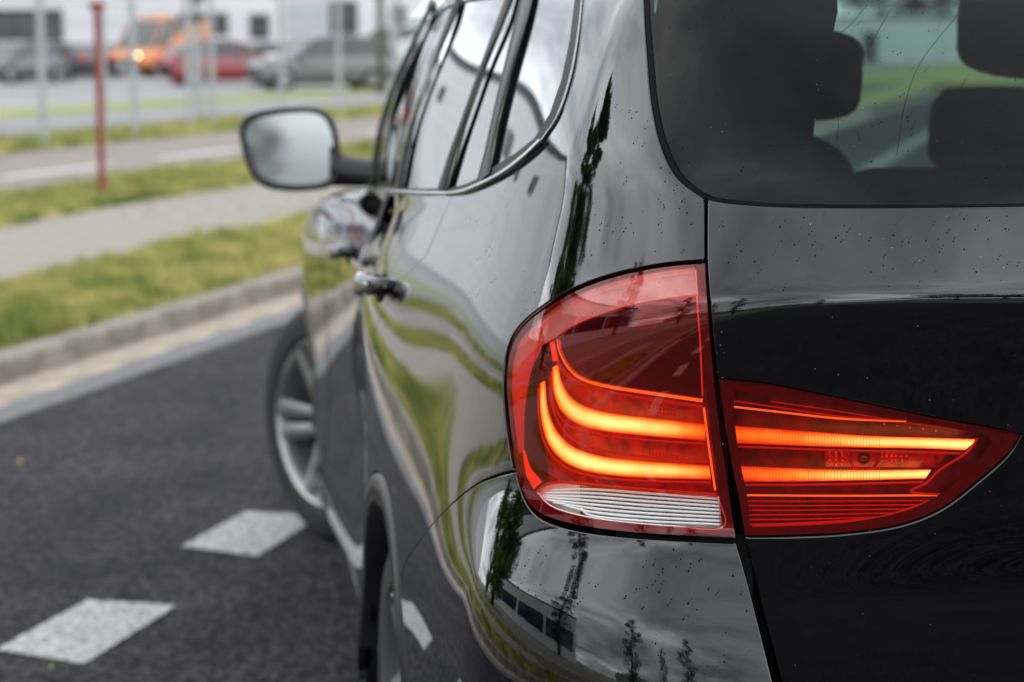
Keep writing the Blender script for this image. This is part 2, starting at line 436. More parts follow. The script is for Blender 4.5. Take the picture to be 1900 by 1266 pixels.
# brick pavement
pave = strip('pavement', 5.41, 7.33, ZK - 0.012, M_sand)
pave['label'] = 'pale grey brick pavement between two grass verges'
mb = MB(); mb.bbox(-0.0975, 0.0975, -0.0475, 0.0475, -0.03, 0.0, 0.006); me_b = piece(mb, 'brick', M_brick)
cand = []
for r_ in range(19):
    nn = 5.46 + r_ * 0.1
    for c_ in range(-40, 160):
        cand.append((c_ * 0.2 + (0.1 if r_ % 2 else 0.0), nn))
def pxsize(s, n):
    p = np.array(rw(s, n, ZK)); v = p - CAM; z = v @ cF
    if z < 1: return -1
    q = pproj(p)
    if not (-60 < q[0] < 600 and 300 < q[1] < 800): return 0
    return 1.0 / z
cand = [(pxsize(*c), c) for c in cand]
cand.sort(key=lambda t: -t[0])
restb = MB()
for i, (sz, (s_, n_)) in enumerate(cand):
    z_ = ZK + rnd.uniform(-.002, .002)
    if i < 300:
        o = bpy.data.objects.new('brick', me_b); C.objects.link(o); o.parent = pave
        o.location = rw(s_, n_, z_); o.rotation_euler = (rnd.uniform(-.01, .01), rnd.uniform(-.01, .01), RZ)
    elif i < 3600:
        x, y, _ = rw(s_, n_)
        Mx = Matrix.Translation((x, y, z_)) @ MR
        restb.bbox(-0.0975, 0.0975, -0.0475, 0.0475, -0.03, 0.0, 0.006, M=Mx)
ob = restb.build('paving_bricks', M_brick, pave); ob['kind'] = 'stuff'
bike = strip('cycle_path', 8.72, 12.3, ZK - 0.004, M_bike)
for s_ in np.arange(-20.6, 90, 3.55):
    mesh_obj('lane_marking', [rw(s_, 9.90, ZK + .001), rw(s_ + 2.35, 9.90, ZK + .001), rw(s_ + 2.35, 10.10, ZK + .001), rw(s_, 10.10, ZK + .001)], [(0, 1, 2, 3)], M_lane, bike)
strip('fence_verge_soil', 12.3, 13.7, ZK - 0.012, M_terr)
strip('side_road', 13.7, 18.2, ZK - 0.004, M_road2)
strip('lot_verge', 18.2, 20.9, ZK - 0.002, M_terr)
strip('parking_lot', 20.9, 75, ZK - 0.006, M_lot)
strip('opposite_verge', -30, -6.2, ZK - 0.01, M_asph2)
mbk = MB(); x0, y0, _ = rw(0, 0)
mbk.box(-120, 260, -5.78, -5.62, -0.05, ZK, M=MR)
o = mbk.build('opposite_kerb', M_conc); o['kind'] = 'structure'
strip('opposite_footway', -6.2, -5.78, ZK - 0.006, M_conc)

# grass blades
def grass(name, n0, n1, s0, s1, count, h, z, lab, lean=0.5, wid=0.006, edge=0.0):
    s_ = rs.uniform(0, 1, count) ** 1.35 * (s1 - s0) + s0
    n_ = rs.uniform(n0, n1, count)
    if edge: n_ = n_ + 0.12 * np.sin(s_ * 1.7) * edge + 0.06 * np.sin(s_ * 4.3) * edge
    clump = 0.55 + 0.45 * np.sin(s_ * 2.1 + np.sin(n_ * 5) * 1.3) * np.sin(n_ * 6.1 + s_ * .7)
    tuft = np.sin(s_ * 9.3 + 2 * np.sin(n_ * 11)) * np.sin(n_ * 17 + 1.5 * np.sin(s_ * 5.1))
    hh = h * rs.uniform(0.3, 1.15, count) * (0.45 + 0.8 * clump + .5 * np.maximum(tuft, 0))
    a = rs.uniform(0, 2 * math.pi, count)
    ww = wid * rs.uniform(0.6, 1.5, count)
    X = s_ * ru[0] + n_ * rn_[0]; Y = s_ * ru[1] + n_ * rn_[1]
    la = rs.uniform(0, 2 * math.pi, count); ln = lean * rs.uniform(0, 1, count) * hh
    v = np.zeros((count, 3, 3))
    v[:, 0] = np.stack([X - ww * np.cos(a), Y - ww * np.sin(a), np.full(count, z)], 1)
    v[:, 1] = np.stack([X + ww * np.cos(a), Y + ww * np.sin(a), np.full(count, z)], 1)
    v[:, 2] = np.stack([X + ln * np.cos(la), Y + ln * np.sin(la), z + hh], 1)
    me = bpy.data.meshes.new(name)
    me.vertices.add(count * 3); me.vertices.foreach_set('co', v.reshape(-1).astype(np.float32))
    me.loops.add(count * 3); me.loops.foreach_set('vertex_index', np.arange(count * 3, dtype=np.int32))
    me.polygons.add(count); me.polygons.foreach_set('loop_start', np.arange(0, count * 3, 3, dtype=np.int32))
    me.polygons.foreach_set('loop_total', np.full(count, 3, dtype=np.int32))
    me.update(calc_edges=True); me.materials.append(M_grass)
    o = bpy.data.objects.new(name, me); C.objects.link(o)
    tag(o, lab, 'grass', kind='stuff')
    return o
grass('grass', 4.27, 5.50, -6, 26, 150000, 0.085, ZK - 0.015, 'green and straw coloured grass between kerb and brick pavement', edge=0.35)
grass('grass', 7.28, 8.85, -4, 34, 130000, 0.10, ZK - 0.015, 'tall green grass between brick pavement and cycle path', wid=0.008, edge=0.6)
grass('grass', 12.2, 13.9, 5, 70, 50000, 0.16, ZK - 0.015, 'green grass along the fence posts', wid=0.014)

strip('meadow_field', -30, 8.7, ZK + 0.012, M_terr, 66, 260)
# red marker post
t_ = rw(12.84, 7.9, 0.08)
rp = empty('marker_post', t_)
tag(rp, 'thin red marker post standing in the grass by the cycle path', 'post')
mb = MB(); mb.tube([(0, 0, 0), (0, 0, 1.9)], 0.03, 12); mb.build('pole', M_red, rp, True, 0.6)
for za, zb_ in ((1.60, 1.66), (1.73, 1.80)):
    mb = MB(); mb.bbox(-.05, .05, -.065, .065, za, zb_, 0.01); mb.build('red_band', M_red, rp)
mb = MB(); mb.bbox(-.04, .04, -.052, .052, 1.662, 1.728, 0.005); mb.bbox(-.04, .04, -.052, .052, 1.802, 2.0, 0.005); mb.build('white_band', M_white, rp)

# fence posts and wires
def at_plane_n(px, n):
    d = pray(px, 85.0); d2 = d[:2]
    t = (n - CAM[:2] @ rn_) / (d2 @ rn_)
    p = CAM[:2] + t * d2
    return p
fence = empty('wire_fence', rw(20, 12.5, ZK))
tag(fence, 'tall galvanised post and thin wire fence beyond the cycle path', 'fence')
fpos = []
for px in (-180, -60, 76, 246, 392, 521, 628, 735, 820):
    fpos.append(at_plane_n(px, 12.5 if px < 300 else 13.0))
f0 = np.array(fence.location[:2])
for i, p in enumerate(fpos):
    mb = MB(); x, y = p - f0
    mb.bbox(x - .045, x + .045, y - .045, y + .045, -0.15, 2.9, 0.012)
    mb.build('post', M_galv, fence)
    if i in (3, 4):
        mb = MB(); q = p + ru * (-0.9) - f0
        if i == 3: q = p - rn_ * -0.35 - ru * .22 - f0
        mb.tube([(q[0], q[1], 0 - .1), (q[0], q[1], 2.7)], 0.045, 8)
        mb.build('brace_post', M_galv, fence)
wires = MB()
for z_ in np.arange(0.15, 2.75, 0.28):
    for a, b in zip(fpos[:-1], fpos[1:]):
        wires.tube([(*(a - f0), z_), (*(b - f0), z_)], 0.003, 4, False)
wo = wires.build('wire', M_wire, fence); wo['kind'] = 'stuff'
# signal mast with small box between the posts
p = at_plane_n(366, 14.0)
sm = empty('signal_mast', (p[0], p[1], ZK)); tag(sm, 'slim grey mast with small dark boxes behind the fence near the orange van', 'mast')
mb = MB(); mb.tube([(0, 0, -.05), (0, 0, 2.9)], 0.075, 10); mb.build('pole', M_galv, sm, True, .6)
mb = MB(); mb.box(-.14, .14, -.3, .3, 1.72, 1.80); mb.box(-.1, .1, -.12, .08, 2.0, 2.2); mb.build('signal_head', M_trim, sm)

# ------------------------------------------------------------------ trees
def leaf_cloud(centres, radii, per, size, rng):
    vs = []; 
    for c, r in zip(centres, radii):
        d = rng.normal(size=(per, 3)); d /= np.linalg.norm(d, axis=1)[:, None]
        p = c + d * (r * rng.uniform(0.35, 1.0, per) ** 0.6)[:, None] if np.isscalar(r) else c + d * r * (rng.uniform(0.35, 1.0, per) ** 0.6)[:, None]
        a = rng.normal(size=(per, 3)); a /= np.linalg.norm(a, axis=1)[:, None]
        b = np.cross(a, rng.normal(size=(per, 3))); b /= np.linalg.norm(b, axis=1)[:, None]
        s = size * rng.uniform(0.6, 1.4, per)[:, None]
        vs.append(np.stack([p - a * s, p + b * s * .6, p + a * s, p - b * s * .6], 1))
    v = np.concatenate(vs).reshape(-1, 3)
    n = len(v) // 4
    f = np.arange(n * 4).reshape(-1, 4)
    return v, f
def tree_mesh(kind, seed):
    rng = np.random.RandomState(seed)
    if kind == 'poplar':
        h = 1.0
        cs, rr = [], []
        for i in range(46):
            z = 0.12 + 0.86 * (i / 46) 
            w_ = 0.115 * math.sin(math.pi * min(1, (z - 0.05) / 0.97)) ** 0.7
            a = rng.uniform(0, 6.28); q = rng.uniform(0, 1) ** .5 * w_
            cs.append(np.array([q * math.cos(a), q * math.sin(a), z])); rr.append(rng.uniform(.03, .055) * (1.25 - z * .5))
        v, f = leaf_cloud(cs, rr, 75 if seed != 13 else 150, 0.0085 if seed != 13 else 0.011, rng)
        trunk = MB(); trunk.tube([(0, 0, -.01), (0.003, 0, .3), (0, .004, .6), (0, 0, .9)], [.018, .013, .008, .002], 8)
        for i in range(10):
            z = .1 + i * .07; a = i * 2.4
            trunk.tube([(0, 0, z), (.05 * math.cos(a), .05 * math.sin(a), z + .09), (.06 * math.cos(a), .06 * math.sin(a), z + .17)], [.005, .003, .001], 5)
    else:
        cs, rr = [], []
        for i in range(60 if kind == 'broad' else 130):
            a = rng.uniform(0, 6.28); q = rng.uniform(0, 1) ** .5 * .33; z = rng.uniform(.36, .93)
            q *= math.sin(math.pi * min(1, (z - .25) / .8)) ** .5
            cs.append(np.array([q * math.cos(a), q * math.sin(a), z])); rr.append(rng.uniform(.05, .10))
        v, f = leaf_cloud(cs, rr, 80, 0.013, rng) if kind == 'broad' else leaf_cloud(cs, rr, 170, 0.014, rng)
        trunk = MB(); trunk.tube([(0, 0, -.01), (.005, 0, .2), (0, .01, .45), (0, 0, .75)], [.022, .016, .011, .003], 8)
        for i in range(9):
            z = .28 + i * .05; a = i * 2.4
            trunk.tube([(0, 0, z), (.13 * math.cos(a), .13 * math.sin(a), z + .1), (.22 * math.cos(a), .22 * math.sin(a), z + .2)], [.008, .005, .002], 5)
    return (v, f), trunk
_tm = {}
def tree(name, kind, loc, h, label, group=None, seed=1, wide=1.0, mat=None):
    key = (kind, seed)
    if key not in _tm:
        (v, f), tk = tree_mesh(kind, seed)
        r = empty(name)
        a = tk.build('trunk', M_bark, r, True)
        b = mesh_obj('crown', v, f, mat or M_leafd, r)
        _tm[key] = (a.data, b.data, r)
    else:
        r = empty(name)
        a = bpy.data.objects.new('trunk', _tm[key][0]); b = bpy.data.objects.new('crown', _tm[key][1])
        for q in (a, b): C.objects.link(q); q.parent = r
    r.location = loc; r.scale = (h * wide, h * wide, h); r.rotation_euler = (0, 0, rnd.uniform(0, 6))
    tag(r, label, 'tree', group)
    return r
p = at_plane_n(707, 18.0)
tr = empty('street_tree', (p[0], p[1], ZK)); tag(tr, 'slender tree trunk between the fence posts right of the wing mirror', 'tree')
mb = MB(); mb.tube([(0, 0, -.1), (.02, 0, 1.2), (.0, .02, 2.4), (.0, 0, 4.0), (.03, 0, 6.0)], [.12, .105, .10, .08, .04], 12); mb.build('trunk', M_bark, tr, True)
v_, f_ = leaf_cloud([np.array([rs.uniform(-1.1, 1.1), rs.uniform(-1.1, 1.1), rs.uniform(4.2, 7.2)]) for _ in range(40)], [0.55] * 40, 60, 0.07, rs)
mesh_obj('crown', v_, f_, M_leafm, tr)

def azpos(az, dist, z=0.0, origin=(-0.9, 0.9)):
    a = math.radians(az); return (origin[0] + dist * math.cos(a), origin[1] + dist * math.sin(a), z)
# trees that show only in the paintwork: poplars behind and to the left of the car
for i, (az, d_, h_, wd) in enumerate([(62, 13.2, 9.8, 2.4), (54, 19, 6.2, 2.0), (101, 30, 15.5, 1.3), (126, 33, 13, 1.2), (136, 46, 11, .9), (143, 40, 14, 1.0), (163, 70, 12, 1.1)]):
    tree('poplar_tree', 'poplar', azpos(az, d_), h_, ['tall poplar by the fence to the left, mirrored along the rear pillar', 'small poplar beside the fence, mirrored left of the tall one'][i] if i < 2 else 'slim dark poplar tree standing behind the car, seen mirrored in its bumper', 'poplars mirrored in the paint', 11 + i % 2 if i > 1 else 13, wd, None if i > 1 else M_leafm)
# belt of trees behind
for i in range(26):
    az = 186 + i * 4.9; d_ = 46 + 12 * rnd.random()
    tree('broadleaf_tree', 'broad', azpos(az, d_), 9 + 5 * rnd.random(), 'dense dark tree in the belt of trees across the road', 'trees across the road', 21 + i % 3, 1.25)
# trees at the far end of the road, seen through the cabin
for i, (s_, n_, h_) in enumerate([(176 + (i_ * 37) % 17, 38 - i_ * 5.2, 12 + (i_ * 29) % 5) for i_ in range(14)]):
    x, y, _ = rw(s_, n_)
    tree('broadleaf_tree', 'broad', (x, y, 0), h_, 'dark green tree behind the low pale shed, seen through the rear window', 'trees at the end of the road', 21 + i % 3, 1.2)
hill = MB()
hp = []
for i in range(61):
    az = math.radians(120 + i * 4.2); hh = 14 + 9 * math.sin(i * .33) + 5 * math.sin(i * .9)
    hp.append((330 * math.cos(az), 330 * math.sin(az), -1)); hp.append((430 * math.cos(az), 430 * math.sin(az), max(3, hh)))
hill.add(hp, [(2 * i, 2 * i + 1, 2 * i + 3, 2 * i + 2) for i in range(60)])
o = hill.build('wooded_hill', M_leafd, None, True); o['kind'] = 'structure'

# ------------------------------------------------------------------ buildings
def building(name, label, origin, ang, L, D, Hh, mat, wins, group=None, wmat=None, panels=True, trim=0.5):
    r = empty(name, origin, ang); tag(r, label, 'building', group)
    mb = MB(); mb.box(0, L, 0, D, -0.1, Hh); mb.build('wall', mat, r)
    mb = MB(); mb.box(-.15, L + .15, -.15, D + .15, Hh, Hh + trim); mb.build('roof_edge', M_trim, r)
    for (x0, x1, z0, z1, kd) in wins:
        if kd == 'panel':
            mb = MB(); mb.box(x0, x1, -.05, 0.02, z0, z1); o = mb.build('loading_door', M_clad2, r); 
            continue
        fm = MB(); t = .12
        fm.box(x0, x1, -.07, .03, z0, z0 + t); fm.box(x0, x1, -.07, .03, z1 - t, z1); fm.box(x0, x0 + t, -.068, .03, z0 + t, z1 - t); fm.box(x1 - t, x1, -.068, .03, z0 + t, z1 - t)
        nm = max(1, int((x1 - x0) / 2.2))
        for q in range(1, nm): xx = x0 + (x1 - x0) * q / nm; fm.box(xx - .05, xx + .05, -.066, .03, z0 + t, z1 - t)
        wd = fm.build('window', M_trim, r)
        pb = MB(); pb.box(x0 + t, x1 - t, -.03, .0, z0 + t, z1 - t); pb.build('pane', wmat or M_win, wd)
    if panels:
        x = 6.0
        jm = MB()
        while x < L: 
            jm.box(x - .03, x + .03, -.012, .01, 0, Hh); x += 6.0
        z = 1.2
        while z < Hh: jm.box(0, L, -.010, .01, z - .02, z + .02); z += 1.2
        jo = jm.build('panel_joint', M_clad2, r); jo['kind'] = 'stuff'
    return r
# far building behind the parking lot; facade roughly square to the view
bo = CAM[:2] + 104 * np.array([math.cos(math.radians(13.5)), math.sin(math.radians(13.5))])
fa = math.radians(-100.5)   # facade runs to the right of the view
fd = np.array([math.cos(fa), math.sin(fa)]); fnv = np.array([-fd[1], fd[0]])
def fx(px):
    d = pray(px, 85.0)[:2]
    A = np.array([d, -fd]).T
    t, q = np.linalg.solve(A, bo - CAM[:2]); return q, t
def fz(py, dist): return CAM[2] + (85 - py) / 3839.0 * dist
wl = []
for (a, b, y0, y1, kd) in [(-60, 118, 25, 80, 'w'), (398, 424, 30, 70, 'w'), (464, 500, 32, 76, 'w'), (532, 618, 6, 84, 'panel'), (612, 664, 8, 68, 'w'), (726, 752, 15, 66, 'w'), (-420, -240, 25, 80, 'w'), (900, 960, 15, 70, 'w'), (1080, 1150, 15, 70, 'w')]:
    (xa, ta), (xb, tb) = fx(a), fx(b)
    if kd == 'panel': xb = fx(606)[0]
    wl.append((xa + 30, xb + 30, fz(y1, ta), fz(y0, ta), kd))
o0 = bo - fd * 30
for k in range(9): wl.append((4 + k * 7.5, 6.2 + k * 7.5, 6.0, 7.4, 'w'))
building('warehouse', 'long white clad industrial building behind the parked cars', (o0[0], o0[1], 0.1), fa, 74, 30, 9.5, M_clad, wl)
b4 = rw(158, 46, 0.05)
building('long_shed', 'low pale shed across the meadow, seen through the rear window between the seats', b4, RZ - math.pi / 2, 84, 9, 3.4, M_clad, [(6 + k * 12, 7.2 + k * 12, .1, 2.4, 'w') for k in range(7)], trim=.2)
# building to the left of the car, seen only mirrored in paint and side windows
bl = []
for k in range(4): bl.append((5 + k * 9, 7.4 + k * 9, 6.6, 8.2, 'w'))
b2 = rw(33, 48, 0.1)
building('office_hall', 'white hall with a deep dark roof edge, mirrored in the car side windows', b2, RZ, 39, 22, 11.0, M_clad, bl, wmat=M_win, trim=.9)
b3 = rw(-30, 34, 0.1)
bl = [(1.0, 9.5, 1.6, 5.2, 'w'), (10.2, 19.0, 1.6, 5.2, 'w'), (19.7, 30.5, 1.6, 5.2, 'w')]
building('office_block', 'grey white block with a band of blue windows, mirrored in the bumper corner', b3, RZ, 32, 18, 9.0, M_clad, bl, wmat=M_winb, trim=.5)

# ------------------------------------------------------------------ car body shell: periodic B-spline surface
BASE = [(3.72, 0), (3.69, .42), (3.56, .72), (3.28, .83), (2.98, .89), (2.66, .915), (2.28, .90), (1.7, .878), (1.2, .872), (.78, .885), (.48, .930), (.20, .938), (-.08, .930), (-.32, .914), (-.52, .900), (-.655, .876), (-.70, .862), (-.765, .83), (-.85, .745), (-.905, .64), (-.94, .50), (-.962, .32), (-.972, .12)]
base = np.array(BASE + [(x, -y) for x, y in BASE[:0:-1]])
NC = len(base)
ZC = [4, 8, 12, 16, 20]
#        z: F   D    RF   C    R      inset: F D RF C R
ROWS = [
 (.12, .12, .16, .22, .28, .12, .10, .14, .12, .12),
 (.18, .17, .22, .30, .34, .04, .02, .05, .04, .05),
 (.26, .24, .30, .40, .42, .01, -.01, .01, .01, .01),
 (.36, .33, .42, .50, .52, .0, .0, .0, -.010, -.055),
 (.48, .42, .52, .60, .62, .0, .03, .0, -.020, -.052),
 (.60, .55, .62, .70, .71, .0, .04, .0, -.02, -.036),
 (.70, .68, .70, .77, .775, .0, .03, .006, -.012, -.012),
 (.76, .78, .78, .795, .795, .0, .018, .016, -.003, .0),
 (.82, .86, .85, .82, .815, .0, .008, .024, .01, .006),
 (.87, .92, .92, .87, .87, .01, .0, .030, .03, .03),
 (.91, .955, .97, .94, .94, .03, .0, .038, .038, .022),
 (.94, .975, 1.0, 1.0, 1.04, .05, .01, .044, .04, .008),
 (.98, 1.01, 1.05, 1.06, 1.116, .08, .03, .055, .05, .0),
 (1.01, 1.04, 1.10, 1.10, 1.132, .12, .05, .068, .06, .002),
 (1.04, 1.065, 1.14, 1.15, 1.148, .18, .065, .082, .075, .008),
 (1.06, 1.085, 1.18, 1.20, 1.21, .14, .055, .090, .09, .032),
 (1.08, 1.12, 1.22, 1.25, 1.26, .13, .048, .105, .10, .055),
 (1.20, 1.22, 1.30, 1.32, 1.33, .12, .058, .125, .13, .105),
 (1.32, 1.34, 1.38, 1.40, 1.41, .14, .088, .155, .165, .165),
 (1.44, 1.45, 1.46, 1.48, 1.48, .18, .128, .20, .22, .24),
 (1.52, 1.54, 1.54, 1.55, 1.54, .27, .23, .27, .31, .38),
 (1.56, 1.585, 1.585, 1.58, 1.58, .55, .52, .50, .54, .60),
 (1.58, 1.60, 1.60, 1.60, 1.59, .84, .84, .86, .86, .86),
]
def make_net(tail=False):
    nr = len(ROWS)
    net = np.zeros((nr, NC, 3))
    # inward plan normals
    nxt = np.roll(base, -1, 0); prv = np.roll(base, 1, 0)
    tg = nxt - prv; tg /= np.linalg.norm(tg, axis=1)[:, None]
    inw = np.stack([-tg[:, 1], tg[:, 0]], 1)
    cen = np.array([1.2, 0]); s = np.sign(((cen - base) * inw).sum(1)); inw *= s[:, None]
    for r, row in enumerate(ROWS):
        for c in range(NC):
            cc = c if c <= 22 else NC - c
            q = np.interp(cc, ZC, row[:5]); ins = np.interp(cc, ZC, row[5:])
            if tail and cc >= 18:
                if r <= 9: ins = {9: .022, 8: .024, 7: .024, 6: .022, 5: .020, 4: .024, 3: .03}.get(r, ins + .03)
                if r <= 8 and cc >= 21: ins += .034
            x, y = base[c] + inw[c] * ins
            if cc >= 16 and r > 16: # rear glass leans forward only, keep width like the sides
                f_ = (cc - 16) / 6.0
            zz_ = q
            if r >= 12:
                top = 2.12 - 1.25 * (zz_ - 1.02)
                if r in (12,): top = 3.4
                if r == 13: top = 2.9
                if r == 14: top = 2.45
                if x > 1.0: x = 1.0 + (x - 1.0) * max(0.15, (top - 1.0)) / 2.72
            net[r, c] = (x, y, zz_)
    return net
def bsp(t, n, periodic):
    t = np.asarray(t, float); i = np.floor(t).astype(int); f_ = t - i
    wgt = np.stack([(1 - f_) ** 3, 3 * f_ ** 3 - 6 * f_ ** 2 + 4, -3 * f_ ** 3 + 3 * f_ ** 2 + 3 * f_ + 1, f_ ** 3], -1) / 6
    idx = i[..., None] + np.array([-1, 0, 1, 2])
    idx = idx % n if periodic else np.clip(idx, 0, n - 1)
    return idx, wgt
class Shell:
    def __init__(s, net, u0, u1, nu, nv, off=0.0):
        s.net = net
        us = np.linspace(u0, u1, nu); vs = np.linspace(0.0, len(ROWS) - 1.0, nv)
        U, V = np.meshgrid(us, vs)
        s.U, s.V, s.nu, s.nv = U, V, nu, nv
        P = s.P(U.ravel(), V.ravel()) - (s.N(U.ravel(), V.ravel()) * off if off else 0)
        idx = np.arange(nu * nv).reshape(nv, nu)
        a, b, c, d = idx[:-1, :-1].ravel(), idx[:-1, 1:].ravel(), idx[1:, 1:].ravel(), idx[1:, :-1].ravel()
        tri = np.concatenate([np.stack([a, b, c], 1), np.stack([a, c, d], 1)])
        s.tri = tri; s.pts = P; s.uv = np.stack([U.ravel(), V.ravel()], 1)
        s.bvh = BVHTree.FromPolygons([tuple(p) for p in P], [tuple(int(i) for i in t) for t in tri], all_triangles=True)
    def P(s, u, v):
        iu, wu = bsp(u, NC, True); iv, wv = bsp(v, len(ROWS), False)
        g = s.net[iv[:, :, None], iu[:, None, :]]
        return np.einsum('pi,pj,pijk->pk', wv, wu, g)
    def N(s, u, v):
        e_ = 1e-3
        du = s.P(u + e_, v) - s.P(u - e_, v); dv = s.P(u, v + e_) - s.P(u, v - e_)
        n = np.cross(du, dv); n /= np.linalg.norm(n, axis=1)[:, None] + 1e-12
        return -n if not hasattr(s, 'flip') else n * s.flip
    def hit(s, o, d):
        loc, nrm, i, dist = s.bvh.ray_cast(Vector(o), Vector(d))
        if loc is None: return None
        t = s.tri[i]; a, b, c = s.pts[t]; p = np.array(loc)
        v0, v1, v2 = b - a, c - a, p - a
        d00, d01, d11, d20, d21 = v0 @ v0, v0 @ v1, v1 @ v1, v2 @ v0, v2 @ v1
        den = d00 * d11 - d01 * d01
        if abs(den) < 1e-18: return s.uv[t[0]]
        w1 = (d11 * d20 - d01 * d21) / den; w2 = (d00 * d21 - d01 * d20) / den
        return s.uv[t[0]] * (1 - w1 - w2) + s.uv[t[1]] * w1 + s.uv[t[2]] * w2
    def px(s, x, y, off=0.0, fb=False):
        q = np.array([x, y], float); uv = None
        for _ in range(4 if off else 1):
            r = s.hit(CAM, pray(*q))
            if r is None:
                if uv is not None: return uv
                if getattr(s, 'last', None) is not None and fb: return s.last
                return None
            uv = r; s.last = r
            if not off: return uv
            p = s.P(uv[:1], uv[1:])[0] - s.N(uv[:1], uv[1:])[0] * off
            q = q + (np.array([x, y]) - pproj(p))
        return uv
    def side(s, x, z): return s.hit((x, 4, z), (0, -1, 0))
    def rear(s, y, z): return s.hit((-4, y, z), (1, 0, 0))
body = Shell(make_net(), 0, 23.0, 560, 330)
tailS = Shell(make_net(True), 16, 29.0, 300, 330)
# orient normals outward
for S_ in (body, tailS):
    uv = S_.rear(0.4, 1.0); n = S_.N(uv[:1], uv[1:])[0]
    if n[0] > 0: S_.flip = 1.0

def smooth_px(pts, step=6.0, closed=False):
    """Catmull-Rom through pixel points; a point given with a third value 1 is a corner"""
    P = [np.array(p[:2], float) for p in pts]; cor = [len(p) > 2 for p in pts]
    out = []
    n = len(P)
    for i in range(n if closed else n - 1):
        p1, p2 = P[i], P[(i + 1) % n]
        p0 = P[i - 1] if (i > 0 or closed) and not cor[i] else p1 * 2 - p2
        p3 = P[(i + 2) % n] if (i + 2 < n or closed) and not cor[(i + 1) % n] else p2 * 2 - p1
        m = max(1, int(np.linalg.norm(p2 - p1) / step))
        for k in range(m):
            t = k / m
            out.append(0.5 * ((2 * p1) + (-p0 + p2) * t + (2 * p0 - 5 * p1 + 4 * p2 - p3) * t * t + (-p0 + 3 * p1 - 3 * p2 + p3) * t ** 3))
    if not closed: out.append(P[-1])
    return out
def lift(S, pts, off=0.0, step=6.0, closed=False):
    r = []
    for q in smooth_px(pts, step, closed):
        uv = S.px(q[0], q[1], off)
        if uv is not None: r.append(uv)
    return r
def sidepts(S, pts, m=8):
    r = []
    for (a, b) in zip(pts[:-1], pts[1:]):
        for k in range(m):
            t = k / m; uv = S.side(a[0] + (b[0] - a[0]) * t, a[1] + (b[1] - a[1]) * t)
            if uv is not None: r.append(uv)
    uv = S.side(*pts[-1]); r.append(uv)
    return [q for q in r if q is not None]
def rearpts(S, pts, m=10):
    r = []
    for (a, b) in zip(pts[:-1], pts[1:]):
        for k in range(m):
            t = k / m; uv = S.rear(a[0] + (b[0] - a[0]) * t, a[1] + (b[1] - a[1]) * t)
            if uv is not None: r.append(uv)
    uv = S.rear(*pts[-1])
    if uv is not None: r.append(uv)
    return r
def clean(poly):
    out = []
    for p in poly:
        if not out or np.linalg.norm(p - out[-1]) > 0.004: out.append(np.array(p))
    while len(out) > 3 and np.linalg.norm(out[0] - out[-1]) < 0.004: out.pop()
    return out
def inside(px_, poly):
    x, y = px_[:, 0], px_[:, 1]; r = np.zeros(len(x), bool); n = len(poly)
    for i in range(n):
        x1, y1 = poly[i]; x2, y2 = poly[(i + 1) % n]
        c = ((y1 > y) != (y2 > y)) & (x < (x2 - x1) * (y - y1) / ((y2 - y1) + 1e-15) + x1)
        r ^= c
    return r
def distpoly(pts, poly):
    d = np.full(len(pts), 1e9)
    for i in range(len(poly)):
        a = poly[i]; b = poly[(i + 1) % len(poly)]; ab = b - a; L = ab @ ab + 1e-15
        t = np.clip(((pts - a) @ ab) / L, 0, 1); d = np.minimum(d, np.linalg.norm(pts - (a + t[:, None] * ab), axis=1))
    return d
